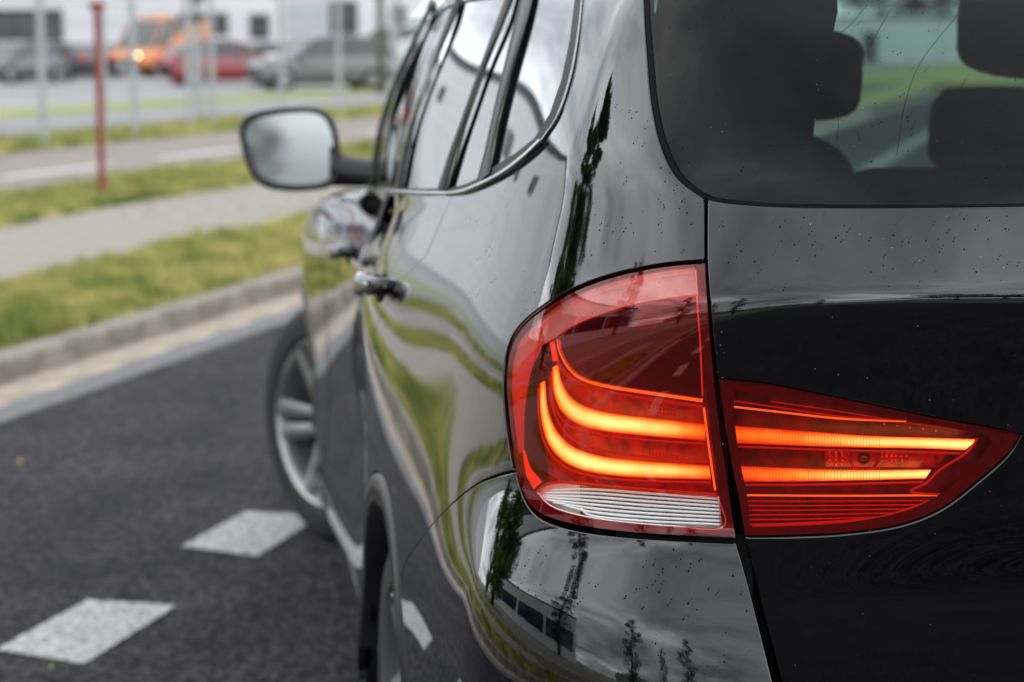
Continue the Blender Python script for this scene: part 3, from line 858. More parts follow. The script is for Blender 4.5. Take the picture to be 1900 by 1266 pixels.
def panel(name, S, poly, mat, parent, du=0.12, dv=0.07, off=0.0, skirt=0.012, gap=0.0, bev=0.0015, hfun=None, holes=()):
    """cuts a panel out of the shell: triangulated in parameter space, with a rounded and turned-in edge"""
    poly = clean(poly)
    A = np.array(poly)
    # true size metric to keep steps even
    if gap:
        c3 = S.P(A[:, 0], A[:, 1])
        nx = np.roll(A, -1, 0) - np.roll(A, 1, 0)
        nn = np.stack([-nx[:, 1], nx[:, 0]], 1); nn /= np.linalg.norm(nn, axis=1)[:, None] + 1e-9
        area = 0.5 * np.sum(A[:, 0] * np.roll(A[:, 1], -1) - np.roll(A[:, 0], -1) * A[:, 1])
        if area < 0: nn = -nn
        q = A + nn * 1e-3
        d3 = np.linalg.norm(S.P(q[:, 0], q[:, 1]) - c3, axis=1) / 1e-3
        A = A + nn * np.clip(gap / np.maximum(d3, 1e-3), 0, 0.05)[:, None]
    u0, v0 = A.min(0); u1, v1 = A.max(0)
    gu, gv = np.meshgrid(np.arange(u0 + du / 2, u1, du), np.arange(v0 + dv / 2, v1, dv))
    G = np.stack([gu.ravel() , gv.ravel()], 1)
    G[:, 0] += np.where((np.round((G[:, 1] - v0) / dv).astype(int) % 2) == 0, du * .25, -du * .25)
    G = G[inside(G, A)]
    sc2 = np.array([1 / du, 1 / dv])
    if len(G): G = G[distpoly(G * sc2, A * sc2) > 0.35]
    pts = np.concatenate([A, G]) if len(G) else A
    n = len(A)
    hs = [np.array(clean(h)) for h in holes]; hed = []
    for h in hs:
        keepm = (distpoly(pts[n:] * sc2, h * sc2) > .3)
        pts = np.concatenate([pts[:n], pts[n:][keepm]])
    for h in hs:
        k0 = len(pts); pts = np.concatenate([pts, h]); hed += [(k0 + i, k0 + (i + 1) % len(h)) for i in range(len(h))]
    vc = [Vector(p * sc2) for p in pts]
    vo, eo, fo, ov, oe, of = delaunay_2d_cdt(vc, hed, [list(range(n))], 1, 1e-6)
    V2 = np.array([list(v) for v in vo]) / sc2
    if hs:
        cen = np.array([V2[list(f)].mean(0) for f in fo]); kp = np.ones(len(fo), bool)
        for h in hs: kp &= ~inside(cen, h)
        fo = [f for f, k_ in zip(fo, kp) if k_]
    P = S.P(V2[:, 0], V2[:, 1]); Nn = S.N(V2[:, 0], V2[:, 1])
    hh = hfun(P, V2) if hfun is not None else 0.0
    P = P + Nn * (np.asarray(hh)[:, None] if hfun is not None else 0.0) - Nn * off
    F = [tuple(f) for f in fo]
    # orientation
    f0 = F[len(F) // 2]
    tn = np.cross(P[f0[1]] - P[f0[0]], P[f0[2]] - P[f0[0]])
    if tn @ Nn[f0[0]] < 0: F = [f[::-1] for f in F]
    V = [p for p in P]; NO = [q for q in Nn]
    if skirt:
        cnt = {}
        for f in F:
            for a, b in zip(f, f[1:] + f[:1]):
                cnt[(a, b)] = 1
        be = [(a, b) for (a, b) in cnt if (b, a) not in cnt]
        on = {}
        for a, b in be:
            t = P[b] - P[a]; t = t / (np.linalg.norm(t) + 1e-12)
            for c in (a, b):
                o_ = np.cross(t, Nn[c]); on[c] = on.get(c, 0) + o_
        ids1, ids2, ids3 = {}, {}, {}
        for c, o_ in on.items():
            o_ = o_ / (np.linalg.norm(o_) + 1e-12)
            ids1[c] = len(V); V.append(P[c] + o_ * bev * .7 - Nn[c] * bev * .3); q = Nn[c] * .7 + o_ * .7; NO.append(q / np.linalg.norm(q))
            ids2[c] = len(V); V.append(P[c] + o_ * bev - Nn[c] * bev * 1.1); NO.append(o_)
            ids3[c] = len(V); V.append(P[c] + o_ * bev - Nn[c] * skirt); NO.append(o_)
        for a, b in be:
            F.append((b, a, ids1[a], ids1[b])); F.append((ids1[b], ids1[a], ids2[a], ids2[b])); F.append((ids2[b], ids2[a], ids3[a], ids3[b]))
    o = mesh_obj(name, V, F, mat, parent, True, NO)
    return o
def ribbon(name, S, px_a, px_b, mat, parent, off, m=4, bulge=0.004, attr=None, step=5.0, n=None, thick=0.0):
    """strip between two pixel curves lying at depth `off` under the shell, rounded across"""
    n = n or 48
    def res(pts):
        q = np.array(smooth_px(pts, 2.0)); L = np.concatenate([[0], np.cumsum(np.linalg.norm(np.diff(q, axis=0), axis=1))])
        t = np.linspace(0, L[-1], n); return np.stack([np.interp(t, L, q[:, 0]), np.interp(t, L, q[:, 1])], 1)
    a, b = res(px_a), res(px_b)
    V, F, NO, G = [], [], [], []
    for i in range(n):
        for j in range(m + 1):
            t = j / m; q = a[i] * (1 - t) + b[i] * t
            h = bulge * math.sin(math.pi * t)
            uv = S.px(q[0], q[1], off - h, True)
            P = S.P(uv[:1], uv[1:])[0] - S.N(uv[:1], uv[1:])[0] * (off - h)
            V.append(P); G.append(attr(i / (n - 1), t) if attr else 0)
    for i in range(n - 1):
        for j in range(m):
            k_ = i * (m + 1) + j; F.append((k_, k_ + 1, k_ + m + 2, k_ + m + 1))
    Va = np.array(V); f = F[0]; tn = np.cross(Va[f[1]] - Va[f[0]], Va[f[2]] - Va[f[0]])
    if tn @ (CAM - Va[f[0]]) < 0: F = [q[::-1] for q in F]
    # back side
    if thick:
        k0 = len(V)
        for p in list(V):
            V.append(p - (CAM - p) / np.linalg.norm(CAM - p) * thick); G.append(0)
        W_ = m + 1
        bd = [(i * W_, (i + 1) * W_) for i in range(n - 1)] + [(i * W_ + m, (i + 1) * W_ + m) for i in range(n - 1)] + [(j, j + 1) for j in range(m)] + [((n - 1) * W_ + j, (n - 1) * W_ + j + 1) for j in range(m)]
        for p, q in bd: F.append((p, q, q + k0, p + k0))
    return mesh_obj(name, V, F, mat, parent, True, None, {'glow': G} if attr else None)
def pxtube(name, S, pts, off, rad, mat, parent, step=6.0, n=6):
    P = []
    for q in smooth_px(pts, step):
        uv = S.px(q[0], q[1], off)
        if uv is not None: P.append(S.P(uv[:1], uv[1:])[0] - S.N(uv[:1], uv[1:])[0] * off)
    mb = MB(); mb.tube(P, rad, n)
    return mb.build(name, mat, parent, True)

car = empty('black_suv', (0, 0, 0))
tag(car, 'glossy black estate car with its red tail lamps glowing, seen from its rear left corner', 'car')

# seams traced on the body (pixels of the 1900 px wide picture)
LAMP = [(1308, 489, 1), (1220, 498), (1130, 518), (1058, 546), (1000, 582), (966, 614), (948, 652), (941, 705), (944, 760), (951, 820), (958, 872), (970, 912), (992, 944), (1030, 963), (1090, 977), (1180, 988), (1280, 994), (1365, 998, 1), (1350, 900), (1334, 790), (1322, 680), (1313, 575)]
GAPL = [(1310, 372), (1310, 492), (1319, 600), (1331, 720), (1348, 840), (1367, 950), (1388, 1050), (1412, 1150), (1440, 1266), (1462, 1350)]
GLASSL = [(1178, -260), (1186, -120), (1195, 0), (1201, 90), (1210, 190), (1228, 270), (1258, 330), (1310, 370)]
BSEAM = [(957, 874), (925, 882), (888, 897), (850, 925), (812, 962), (775, 1008), (752, 1042)]
def arch(cx, a0, a1, r, n=18):
    return [(cx + r * math.cos(math.radians(a0 + (a1 - a0) * i / n)), .335 + r * math.sin(math.radians(a0 + (a1 - a0) * i / n))) for i in range(n + 1)]
DOORR = [(-.30, 1.17), (-.10, 1.09), (.07, 1.03), (.17, .97), (.28, .87), (.37, .77), (.44, .67)]
ARx, ARr = 0.0, .42
BU = lift(body, [(655, 352), (674, 353), (730, 359), (790, 363), (838, 362)])
BX = np.array([body.P(u[:1], u[1:])[0][0] for u in BU])
KU = BU[-1]
# quarter panel ------------------------------------------------
win_rear = [(842, 358), (880, 347), (930, 322), (970, 292), (1002, 262), (1030, 215), (1052, 150), (1066, 80), (1076, 0), (1082, -100), (1084, -240)]
q = []
q += sidepts(body, DOORR[:0:-1], 6) + [KU]
q += lift(body, win_rear)
q += lift(body, [(1100, -262), (1178, -260)])
q += lift(body, GLASSL)
q += lift(body, [(1309, 371), (1309, 484)])
q += lift(body, [(1306, 484, 1), (1220, 492), (1130, 511), (1055, 540), (996, 576), (960, 610), (941, 650), (934, 705), (936, 760), (943, 820), (952, 868)])
q += lift(body, BSEAM)
uva = body.px(752, 1042); pa = body.P(uva[:1], uva[1:])[0]
aa = math.degrees(math.atan2(pa[2] - .335, pa[0] - ARx))
q += sidepts(body, arch(ARx, aa, 56, ARr, 14), 1)
panel('quarter_panel', body, q, M_paint, car, du=.06, dv=.06, gap=.0028)
# arch lip
M_lip = material('wheel_arch_paint', (.006, .006, .007), .32, spec=.45)
def lip(cx, r0, a0, a1, name='wheel_arch_trim', S=body):
    V, F = [], []; n = 40; W_ = 5
    for i in range(n + 1):
        a = math.radians(a0 + (a1 - a0) * i / n)
        for j, (rr, push) in enumerate(((r0 + .003, .0), (r0 - .002, .010), (r0 - .030, .014), (r0 - .048, .008), (r0 - .052, -.05))):
            x, z = cx + rr * math.cos(a), .335 + rr * math.sin(a)
            uv = S.side(cx + r0 * math.cos(a), .335 + r0 * math.sin(a)); p = S.P(uv[:1], uv[1:])[0]
            V.append((x, p[1] + push - .008, z))
    for i in range(n):
        for j in range(W_ - 1):
            k_ = i * W_ + j; F.append((k_, k_ + W_, k_ + W_ + 1, k_ + 1))
    return mesh_obj(name, V, F, M_lip, car, True)
lip(ARx, ARr - .004, 8, 172)
# bumper -------------------------------------------------------
q = []
q += lift(body, BSEAM[::-1])
q += lift(body, [(958, 880), (972, 922), (994, 954), (1030, 973), (1090, 987), (1180, 997), (1280, 1003), (1367, 1007)])
q += lift(body, [(1368, 1010), (1388, 1080), (1411, 1170), (1440, 1286), (1462, 1370)])
q += rearpts(body, [(.575, .61), (.3, .60), (0, .60), (0, .30)], 8)
q += rearpts(body, [(.3, .30), (.6, .30)], 8)
q += sidepts(body, [(-.75, .28), (-.45, .25)], 6)
q += sidepts(body, arch(ARx, 186, aa, ARr, 14), 1)
bump = panel('bumper', body, q, M_paint, car, du=.06, dv=.05, gap=.0028)
# doors, fender, sill -----------------------------------------
def beltuv(xa, xb):
    r = [(x, u) for u, x in zip(BU, BX) if xa < x < xb]
    r.sort(key=lambda t: t[0] if xa < .5 else t[0])
    return [u for x, u in r]
print('BELT', [(round(float(x), 2)) for x in BX[::4]])
def belt(x): return float(np.interp(x, [-.5, -.3, 0, .5, 1.2, 1.8, 2.1], [1.225, 1.19, 1.155, 1.118, 1.078, 1.055, 1.045]))
SZ = .30
q = sidepts(body, [(.44, .67)] + DOORR[:0:-1], 6) + [KU] + beltuv(BX[-1] + .03, 1.02) + sidepts(body, [(1.02, .95), (1.03, .6), (1.02, SZ)], 6) + sidepts(body, [(.8, SZ), (.42, SZ)], 3) + sidepts(body, arch(ARx, 2, 54, ARr, 12), 1)
rdoor = panel('rear_door', body, q, M_paint, car, du=.06, dv=.08, gap=.0016)
q = beltuv(1.035, 1.95) + sidepts(body, [(2.0, 1.0), (2.02, .9), (2.06, .6), (2.04, SZ), (1.5, SZ), (1.03, SZ), (1.035, .6), (1.03, .95)], 6)
fdoor = panel('front_door', body, q, M_paint, car, du=.06, dv=.08, gap=.0016)
q = sidepts(body, [(2.0, 1.035), (2.3, 1.0), (2.7, .965), (3.1, .93), (3.3, .89), (3.32, .7), (3.3, .4)], 6) + sidepts(body, arch(2.76, 8, 172, ARr, 22), 1) + sidepts(body, [(2.2, .36), (2.06, SZ), (2.08, .6), (2.04, .9)], 6)
panel('front_fender', body, q, M_paint, car, du=.1, dv=.1, gap=.0018)
lip(2.76, ARr - .004, 8, 172)
q = sidepts(body, [(.40, SZ - .004), (1.2, SZ - .004), (2.3, SZ - .004), (2.3, .16), (1.2, .15), (.44, .17)], 8)
panel('sill', body, q, M_paint, car, du=.08, dv=.08)
# hood and front end, right-hand side: same shell mirrored
hood = MB()
def shell_patch(name, u0, u1, v0, v1, nu, nv, mat, mirror=False, off=0.0, parent=car):
    U, V = np.meshgrid(np.linspace(u0, u1, nu), np.linspace(v0, v1, nv)); U = U.ravel(); V = V.ravel()
    P = body.P(U, V); N = body.N(U, V); P = P - N * off
    if mirror: P[:, 1] *= -1; N[:, 1] *= -1
    F = []
    for j in range(nv - 1):
        for i in range(nu - 1):
            k_ = j * nu + i; f = (k_, k_ + 1, k_ + nu + 1, k_ + nu); F.append(f)
    f = F[0]; tn = np.cross(P[f[1]] - P[f[0]], P[f[2]] - P[f[0]])
    if tn @ N[f[0]] < 0: F = [q[::-1] for q in F]
    return mesh_obj(name, P, F, mat, parent, True, N)
shell_patch('bonnet', -4.2, 4.2, 11.2, 14.6, 50, 30, M_paint)
shell_patch('front_bumper', -3.2, 3.2, 1.0, 11.15, 40, 50, M_paint)
shell_patch('right_side_panel', 6.9, 18.8, 1.0, 14.9, 60, 50, M_paint, mirror=True)
for sx, nm in ((0, 'underbody'),):
    mb = MB(); mb.bbox(-.80, 3.3, -.72, .72, .16, .30, .03); mb.bbox(.5, 2.2, -.80, .80, .19, .95, .02); mb.bbox(3.15, 3.5, -.6, .6, .2, .8, .02); mb.bbox(-.78, -.5, -.72, .72, .3, .80, .02); mb.build(nm, M_black, car)
    for xa, xb in ((-.5, .5), (2.2, 3.2)):
        mb = MB(); mb.bbox(xa, xb, -.55, .55, .3, .92, .02); mb.build('wheel_well', M_black, car)
# tailgate -----------------------------------------------------
ILAMP = [(1333, 704, 1), (1400, 711), (1450, 719), (1600, 749), (1740, 778), (1850, 797), (1893, 806, 1), (1868, 842), (1812, 892), (1745, 942), (1670, 972), (1570, 987), (1470, 992), (1382, 994, 1), (1372, 930), (1356, 850), (1343, 770)]
q = []
q += lift(tailS, [(1314, 372), (1314, 492), (1322, 600), (1332, 695)])
q += lift(tailS, [(1333, 699, 1), (1400, 706), (1450, 714), (1600, 744), (1740, 773), (1850, 792), (1899, 804, 1), (1873, 846), (1816, 897), (1748, 948), (1672, 978), (1570, 993), (1470, 998), (1384, 999)])
q += lift(tailS, [(1386, 1002), (1396, 1050), (1420, 1150), (1450, 1266), (1472, 1350)])
bl_ = rearpts(tailS, [(.54, .63), (0, .62), (-.55, .63)], 12)
q += bl_
half = [u for u in q]
# mirrored right side boundary (u mirrored about 22.5)
left_edge = lift(tailS, [(1314, 372), (1314, 492), (1322, 600), (1334, 720), (1350, 840), (1370, 950), (1396, 1050), (1420, 1150), (1450, 1266), (1472, 1350)])
q += [np.array([45.0 - u[0], u[1]]) for u in left_edge[::-1]]
gb = lift(tailS, [(1314, 372), (1360, 379), (1450, 385), (1600, 387), (1750, 386), (1900, 384), (2100, 383)])
gb = [g for g in gb if g[0] < 22.4]
q += [np.array([45.0 - u[0], u[1]]) for u in gb] + gb[::-1]
tg = panel('tailgate', tailS, q, M_paint, car, du=.08, dv=.06, gap=.0012, bev=.0028)
# rear window
gl = lift(tailS, [(1202, -260), (1204, -100), (1206, 0), (1212, 90), (1221, 185), (1238, 262), (1266, 322), (1312, 360), (1360, 371), (1450, 378), (1600, 380), (1750, 380), (1900, 378), (2100, 377)])
gl = [g for g in gl if g[0] < 22.45]
q = gl + [np.array([45.0 - u[0], u[1]]) for u in gl[::-1]]
rear_glass = panel('rear_window', tailS, q, M_rglass, car, du=.15, dv=.12, skirt=0)
# black seal under the gap round the rear window
uvs = lift(body, [(1186, -260), (1190, -120), (1199, 0), (1205, 90), (1214, 190), (1232, 270), (1262, 330), (1310, 369)], 0.0)
P = [body.P(u[:1], u[1:])[0] - body.N(u[:1], u[1:])[0] * .006 for u in uvs]
uvs = [g for g in lift(tailS, [(1310, 369), (1360, 376), (1450, 382), (1600, 384), (1750, 383), (1900, 381)]) if g[0] < 22.45]
P += [tailS.P(u[:1], u[1:])[0] - tailS.N(u[:1], u[1:])[0] * .006 for u in uvs]
P2 = [(p[0], -p[1], p[2]) for p in P]
mb = MB(); mb.tube(P + P2[::-1], .006, 8)
mb.build('window_seal', M_rubber, car, True)
# dark inner liner behind all seams
def liner(name, S, u0, u1, v0, v1, off, mat, holes=None):
    nu, nv = 90, 90
    U, V = np.meshgrid(np.linspace(u0, u1, nu), np.linspace(v0, v1, nv)); P = S.P(U.ravel(), V.ravel()) - S.N(U.ravel(), V.ravel()) * off
    F = []
    for j in range(nv - 1):
        for i in range(nu - 1):
            k_ = j * nu + i; c = P[k_]
            if holes and holes(c, U.ravel()[k_], V.ravel()[k_]): continue
            F.append((k_, k_ + 1, k_ + nu + 1, k_ + nu))
    return mesh_obj(name, P, F, mat, car, True)
def lamp_hole(c, u, v):
    q_ = pproj(c)
    if c[0] > -.3:
        if (c[0] - 0) ** 2 + (c[2] - .335) ** 2 < .40 ** 2 or (c[0] - 2.76) ** 2 + (c[2] - .335) ** 2 < .40 ** 2: return True
    if (c[0]) ** 2 + (c[2] - .335) ** 2 < .40 ** 2: return True
    return 925 < q_[0] < 1880 and 500 < q_[1] < 1000
def lamp_hole2(c, u, v):
    q_ = pproj(c); return (1300 < q_[0] < 1885 and 690 < q_[1] < 1000) or (900 < q_[0] < 1300 and 480 < q_[1] < 1005)
liner('inner_frame', body, 4.0, 19.2, 3.0, 14.7, .016, M_rubber, lamp_hole)
liner('tailgate_inner_frame', tailS, 18.3, 26.7, 3.5, 14.6, .018, M_rubber, lamp_hole2)
# ------------------------------------------------------------------ outer tail lamp
lamp = panel('tail_lamp', body, lift(body, LAMP, 0.042, closed=True), M_ihouse, car, du=.04, dv=.05, off=.042, skirt=0)
lamp['label'] = 'outer tail lamp on the body corner, lit, with two curved light bars'
mb = MB()
def wall_ring(S, pts, d0, d1, name, mat, parent):
    uvs = lift(S, pts, d0, 5, True); V, F = [], []
    for u in uvs:
        p = S.P(u[:1], u[1:])[0]; n = S.N(u[:1], u[1:])[0]; V += [p - n * d0, p - n * d1]
    n = len(uvs)
    for i in range(n): a = 2 * i; b = 2 * ((i + 1) % n); F.append((a, a + 1, b + 1, b))
    return mesh_obj(name, V, F, mat, parent, True)
wall_ring(body, LAMP, .0, .05, 'lamp_wall', M_lframe, lamp)
RV = [(997, 914, 1), (1012, 903), (1034, 898), (1062, 899), (1130, 907), (1230, 914), (1333, 921, 1), (1341, 979, 1), (1240, 976), (1130, 966), (1060, 953), (1020, 938)]
BAND = [(1291, 497, 1), (1220, 506), (1130, 526), (1060, 554), (1003, 590), (972, 621), (958, 655), (953, 700, 1), (975, 665), (1003, 640), (1032, 625), (1060, 606), (1100, 588), (1160, 568), (1230, 554), (1296, 545, 1)]
# lens: clear red shell with an opening for the clear reversing lens
panel('lens', body, lift(body, LAMP, -.001, closed=True), M_lens, lamp, du=.04, dv=.05, off=-.0012, skirt=0, holes=[lift(body, RV, -.0012, 5, True), lift(body, BAND, -.0012, 5, True)])
panel('upper_lens', body, lift(body, BAND, -.0012, 5, True), M_lensp, lamp, du=.04, dv=.05, off=-.0012, skirt=0)
# dark frame on the right and along the bottom, just under the lens
DK = .0022
def sub(name, S, pts, off, mat, parent, du=.05, dv=.05, skirt=0.0, closed=True, hfun=None):
    return panel(name, S, lift(S, pts, off, 5, closed), mat, parent, du, dv, off, skirt=skirt, hfun=hfun)
sub('lens_frame', body, [(1291, 492, 1), (1306, 491, 1), (1313, 575), (1322, 680), (1334, 790), (1350, 900), (1364, 996, 1), (1280, 992), (1180, 986), (1090, 975), (1030, 961), (993, 942), (972, 911), (961, 875, 1), (968, 872, 1), (982, 905), (1003, 929), (1040, 950), (1120, 967), (1200, 974), (1342, 981, 1), (1331, 890), (1316, 780), (1305, 660), (1298, 560)], DK, M_lframe, lamp)
# thin light edges of the upper band
M_edge = material('bright_lens_edge', (0.75, 0.25, 0.22), 0.2, emit=(1.0, 0.30, 0.22), estr=0.35)
ribbon('lens_edge', body, [(1290, 500), (1292, 560), (1298, 640), (1302, 735)], [(1293, 500), (1295, 560), (1301, 640), (1305, 735)], M_edge, lamp, .003, m=1, bulge=0, n=30)
pxtube('lens_edge', body, [(1289, 506), (1220, 514), (1150, 530), (1085, 552)], .004, .0006, M_edge, lamp)
# upper band: strip between rim and chamber, sky sheen painted into it as pink
M_band = material('sky_pink_band', (0.80, 0.46, 0.43), 0.25, coat=0.6, noise=0.15, nscale=40)
CH = [(1297, 549, 1), (1230, 556), (1160, 570), (1100, 590), (1060, 608), (1034, 630, 1), (1040, 655), (1056, 682), (1082, 702), (1130, 715), (1220, 729), (1302, 741, 1), (1301, 640)]
sub('upper_band', body, [(1289, 494, 1), (1220, 503), (1130, 523), (1060, 551), (1003, 587), (972, 618), (955, 655), (950, 700), (985, 655), (1030, 628), (1060, 606), (1100, 588), (1160, 568), (1230, 554), (1296, 547, 1)], .008, M_band, lamp)
# indicator chamber (smoked) with ribs
sub('indicator_chamber', body, CH, .034, M_ihoused, lamp, skirt=0)
sub('smoked_lens', body, CH, .005, M_lensd, lamp)
M_amber = material('faint_amber_rib', (0.16, 0.045, 0.012), 0.35, metal=0.4)
for i in range(7):
    y = 600 + i * 17; x0 = 1062 + (600 + i * 17 > 660) * (i - 3) * 9
    pxtube('chamber_rib', body, [(x0 + 110, y - 8 + i * 1), (1200, y + 3 + i), (1292, y + 12 + i)], .028, .0005, M_amber, lamp)
for i in range(5):
    for j in range(7):
        u = body.px(1205 + j * 9 - i, 712 + i * 5, .026)
        if i < 4: pass
pxtube('chamber_rim', body, [(1297, 549), (1230, 556), (1160, 570), (1100, 590), (1060, 608), (1036, 630)], .008, .0011, M_glowdim, lamp)
pxtube('chamber_rim', body, [(1036, 630), (1041, 655), (1057, 683), (1082, 703), (1130, 717), (1220, 731), (1303, 743)], .008, .0022, M_glowline, lamp)
pxtube('chamber_rim', body, [(1028, 640), (1035, 672), (1055, 698), (1085, 716), (1135, 729), (1220, 743), (1303, 755)], .014, .0020, M_glowdim, lamp)
# light bars
def along(peak, fall, lo):
    def f(t, c):
        edge = math.sin(math.pi * min(max(c, 0), 1)) ** .75
        l = np.interp(t, [0, .06, .22, peak, fall, 1.0], [.42, .72, .78, 1.0, .80, lo])
        return l * (0.20 + 0.80 * edge)
    return f
GL = .016
ribbon('light_bar', body, [(1036, 676), (1044, 712), (1066, 742), (1100, 759), (1150, 769), (1220, 777), (1308, 787)],
       [(1024, 682), (1027, 728), (1042, 764), (1074, 788), (1120, 800), (1200, 809), (1309, 818)], M_guide, lamp, GL, m=10, bulge=.004, attr=along(.50, .78, .34), n=70)
ribbon('light_bar', body, [(1012, 706), (1017, 758), (1034, 800), (1066, 830), (1120, 847), (1200, 856), (1316, 864)],
       [(1001, 712), (1003, 770), (1016, 822), (1048, 858), (1100, 877), (1180, 886), (1319, 890)], M_guide, lamp, GL, m=10, bulge=.004, attr=along(.45, .84, .50), n=70)
for pts in ([(1023, 690), (1024, 735), (1038, 772), (1068, 797), (1120, 809), (1200, 817), (1310, 824)], [(999, 720), (1000, 772), (1013, 828), (1044, 864), (1098, 884), (1180, 892), (1320, 896)], [(1020, 700), (1024, 750), (1040, 790), (1070, 820), (1124, 838), (1200, 848), (1316, 857)]):
    pxtube('bar_edge', body, pts, .020, .0013, M_glowdim, lamp)
pxtube('end_line', body, [(1306, 757), (1314, 820), (1327, 910)], .010, .0012, M_glowline, lamp)
# lit side reflector facets
sub('side_reflector', body, [(963, 826, 1), (971, 870), (990, 908, 1), (1006, 894, 1), (985, 868), (974, 836, 1)], .012, M_glowred, lamp)
sub('side_reflector', body, [(948, 705, 1), (955, 652), (976, 620), (1001, 602, 1), (1006, 640), (986, 690), (974, 760), (972, 835, 1), (957, 850, 1), (950, 780)], .006, M_glowdim, lamp)
sub('side_reflector', body, [(1020, 636, 1), (1028, 632, 1), (1036, 668, 1), (1026, 672, 1)], .012, M_glowred, lamp)
# dark bracket
mbk = MB()
for (x, y, r_) in ((1012, 662, .0065), (998, 690, .006), (1006, 678, .005)):
    u = body.px(x, y, .014); p = body.P(u[:1], u[1:])[0] - body.N(u[:1], u[1:])[0] * .014
    n = body.N(u[:1], u[1:])[0]; mbk.tube([p - n * .01, p - n * .002, p], [r_, r_, r_ * .75], 10)
mbk.build('bracket', M_lframe, lamp, True)
# reflex cells between the bars
M_cell = material('reflex_cell', (0.45, 0.03, 0.015), 0.15, emit=(1, .12, .04), estr=.14)
cm = MB()
for (x0, y0, x1, y1, nx_, ny_) in ((1205, 738, 1258, 772, 8, 5), (1205, 842, 1262, 850, 9, 2)):
    for i in range(nx_):
        for j in range(ny_):
            u = body.px(x0 + (x1 - x0) * i / nx_, y0 + (y1 - y0) * j / ny_ + i * .6, .030)
            p = body.P(u[:1], u[1:])[0] - body.N(u[:1], u[1:])[0] * .030; n = body.N(u[:1], u[1:])[0]
            cm.tube([p, p + n * .002], [.0017, .0004], 6)
cm.build('reflex_cells', M_cell, lamp)['kind'] = 'stuff'
# reversing lamp: clear ribbed lens
sub('reverse_reflector', body, RV, .016, M_silver, lamp)
sub('reverse_lens', body, RV, -.0012, M_lensw, lamp)
for i in range(8):
    t = (i + .5) / 8
    yl = 903 + t * 40 - 2; yr = 923 + t * 54
    xl = [1022, 1008, 1002, 1002, 1010, 1026, 1046, 1078][i]
    pxtube('lens_rib', body, [(xl, yl + 6 if i < 3 else yl + 4), (1100, 905 + t * 56), (1200, 912 + t * 59), (1338, yr)], .007, .0015, M_silver, lamp, n=5)
M_rvd = material('dark_reflector_cell', (0.16, 0.16, 0.165), 0.3, metal=.3, noise=.7, nscale=180)
sub('reverse_chamber', body, [(1076, 902, 1), (1330, 922, 1), (1337, 976, 1), (1180, 970), (1076, 955, 1)], .0145, M_rvd, lamp)
rim = RV + [RV[0]]
pxtube('reverse_rim', body, [(1333, 921), (1341, 979), (1240, 976), (1130, 966), (1060, 953), (1020, 938), (997, 914)], .0030, .0011, M_silver, lamp)
pxtube('reverse_rim', body, [(997, 913), (1012, 900), (1034, 895), (1062, 896), (1130, 903), (1230, 911), (1330, 918)], .006, .0016, M_glowdim, lamp)

# ------------------------------------------------------------------ inner lamp on the tailgate
il = panel('tailgate_lamp', tailS, lift(tailS, ILAMP, .035, closed=True), M_ihouse2, car, du=.06, dv=.05, off=.035, skirt=0)
il['label'] = 'inner pointed half of the tail lamp on the tailgate, lit'
wall_ring(tailS, ILAMP, 0, .04, 'lamp_wall', M_lframe, il)
panel('lens', tailS, lift(tailS, ILAMP, -.001, closed=True), M_lens, il, du=.06, dv=.05, off=-.0010, skirt=0)
sub('lens_frame', tailS, [(1335, 706, 1), (1450, 722), (1600, 752), (1740, 781), (1850, 800), (1889, 809, 1), (1862, 843), (1806, 892), (1740, 940), (1668, 969), (1570, 984), (1470, 989), (1384, 991, 1), (1374, 930), (1357, 850), (1345, 770, 1), (1362, 775, 1), (1372, 850), (1386, 920), (1392, 978, 1), (1470, 976), (1560, 971), (1650, 956), (1710, 936), (1768, 900), (1822, 846), (1838, 812), (1780, 798), (1700, 783), (1600, 762), (1450, 736), (1362, 726, 1), (1362, 774, 1), (1345, 769, 1)], DK, M_lframe, il)
def along2(s):
    def f(t, c):
        edge = math.sin(math.pi * c) ** .65
        return np.interp(t, [0, .25, .55, 1], [.36, .50, .84, .98]) * (.22 + .78 * edge)
    return f
ribbon('light_bar', tailS, [(1363, 790), (1450, 797), (1530, 803), (1620, 809), (1720, 812), (1814, 815)], [(1368, 823), (1450, 826), (1530, 829), (1620, 831), (1720, 833), (1790, 836)], M_guide, il, .014, m=10, bulge=.003, attr=along2(0), n=70)
ribbon('light_bar', tailS, [(1375, 865), (1450, 868), (1530, 871), (1620, 872), (1720, 871), (1728, 872)], [(1380, 894), (1450, 894), (1530, 893), (1620, 891), (1700, 889), (1716, 889)], M_guide, il, .014, m=10, bulge=.003, attr=along2(0), n=70)
for pts, rr, mt in (([(1369, 829), (1450, 832), (1530, 835), (1640, 838), (1784, 842)], .0011, M_glowdim), ([(1380, 900), (1480, 900), (1600, 898), (1712, 895)], .0011, M_glowdim),
                ([(1361, 744), (1450, 757), (1560, 773), (1680, 781)], .0009, M_glowdim), ([(1361, 755), (1440, 764), (1560, 777), (1681, 782)], .0011, M_glowline),
                ([(1385, 919), (1500, 920), (1620, 920), (1758, 919)], .0010, M_glowline), ([(1814, 813), (1794, 840), (1744, 872), (1720, 896), (1690, 913), (1757, 919)], .0013, M_glowdim),
                ([(1395, 976), (1480, 973), (1570, 968), (1630, 962), (1690, 944), (1745, 925)], .0020, M_glowdim), ([(1430, 745), (1560, 764), (1700, 787), (1800, 800)], .0008, M_glowdim)):
    pxtube('bright_line', tailS, pts, .010, rr, mt, il)
for i in range(6):
    y = 930 + i * 8.6; xr = [1742, 1722, 1700, 1668, 1640, 1600][i]
    pxtube('lamp_rib', tailS, [(1386 + i, y), (1500, y + .5 - i * .4), (xr, y - 1 - i * .9)], .012, .0008, M_glowdim, il)
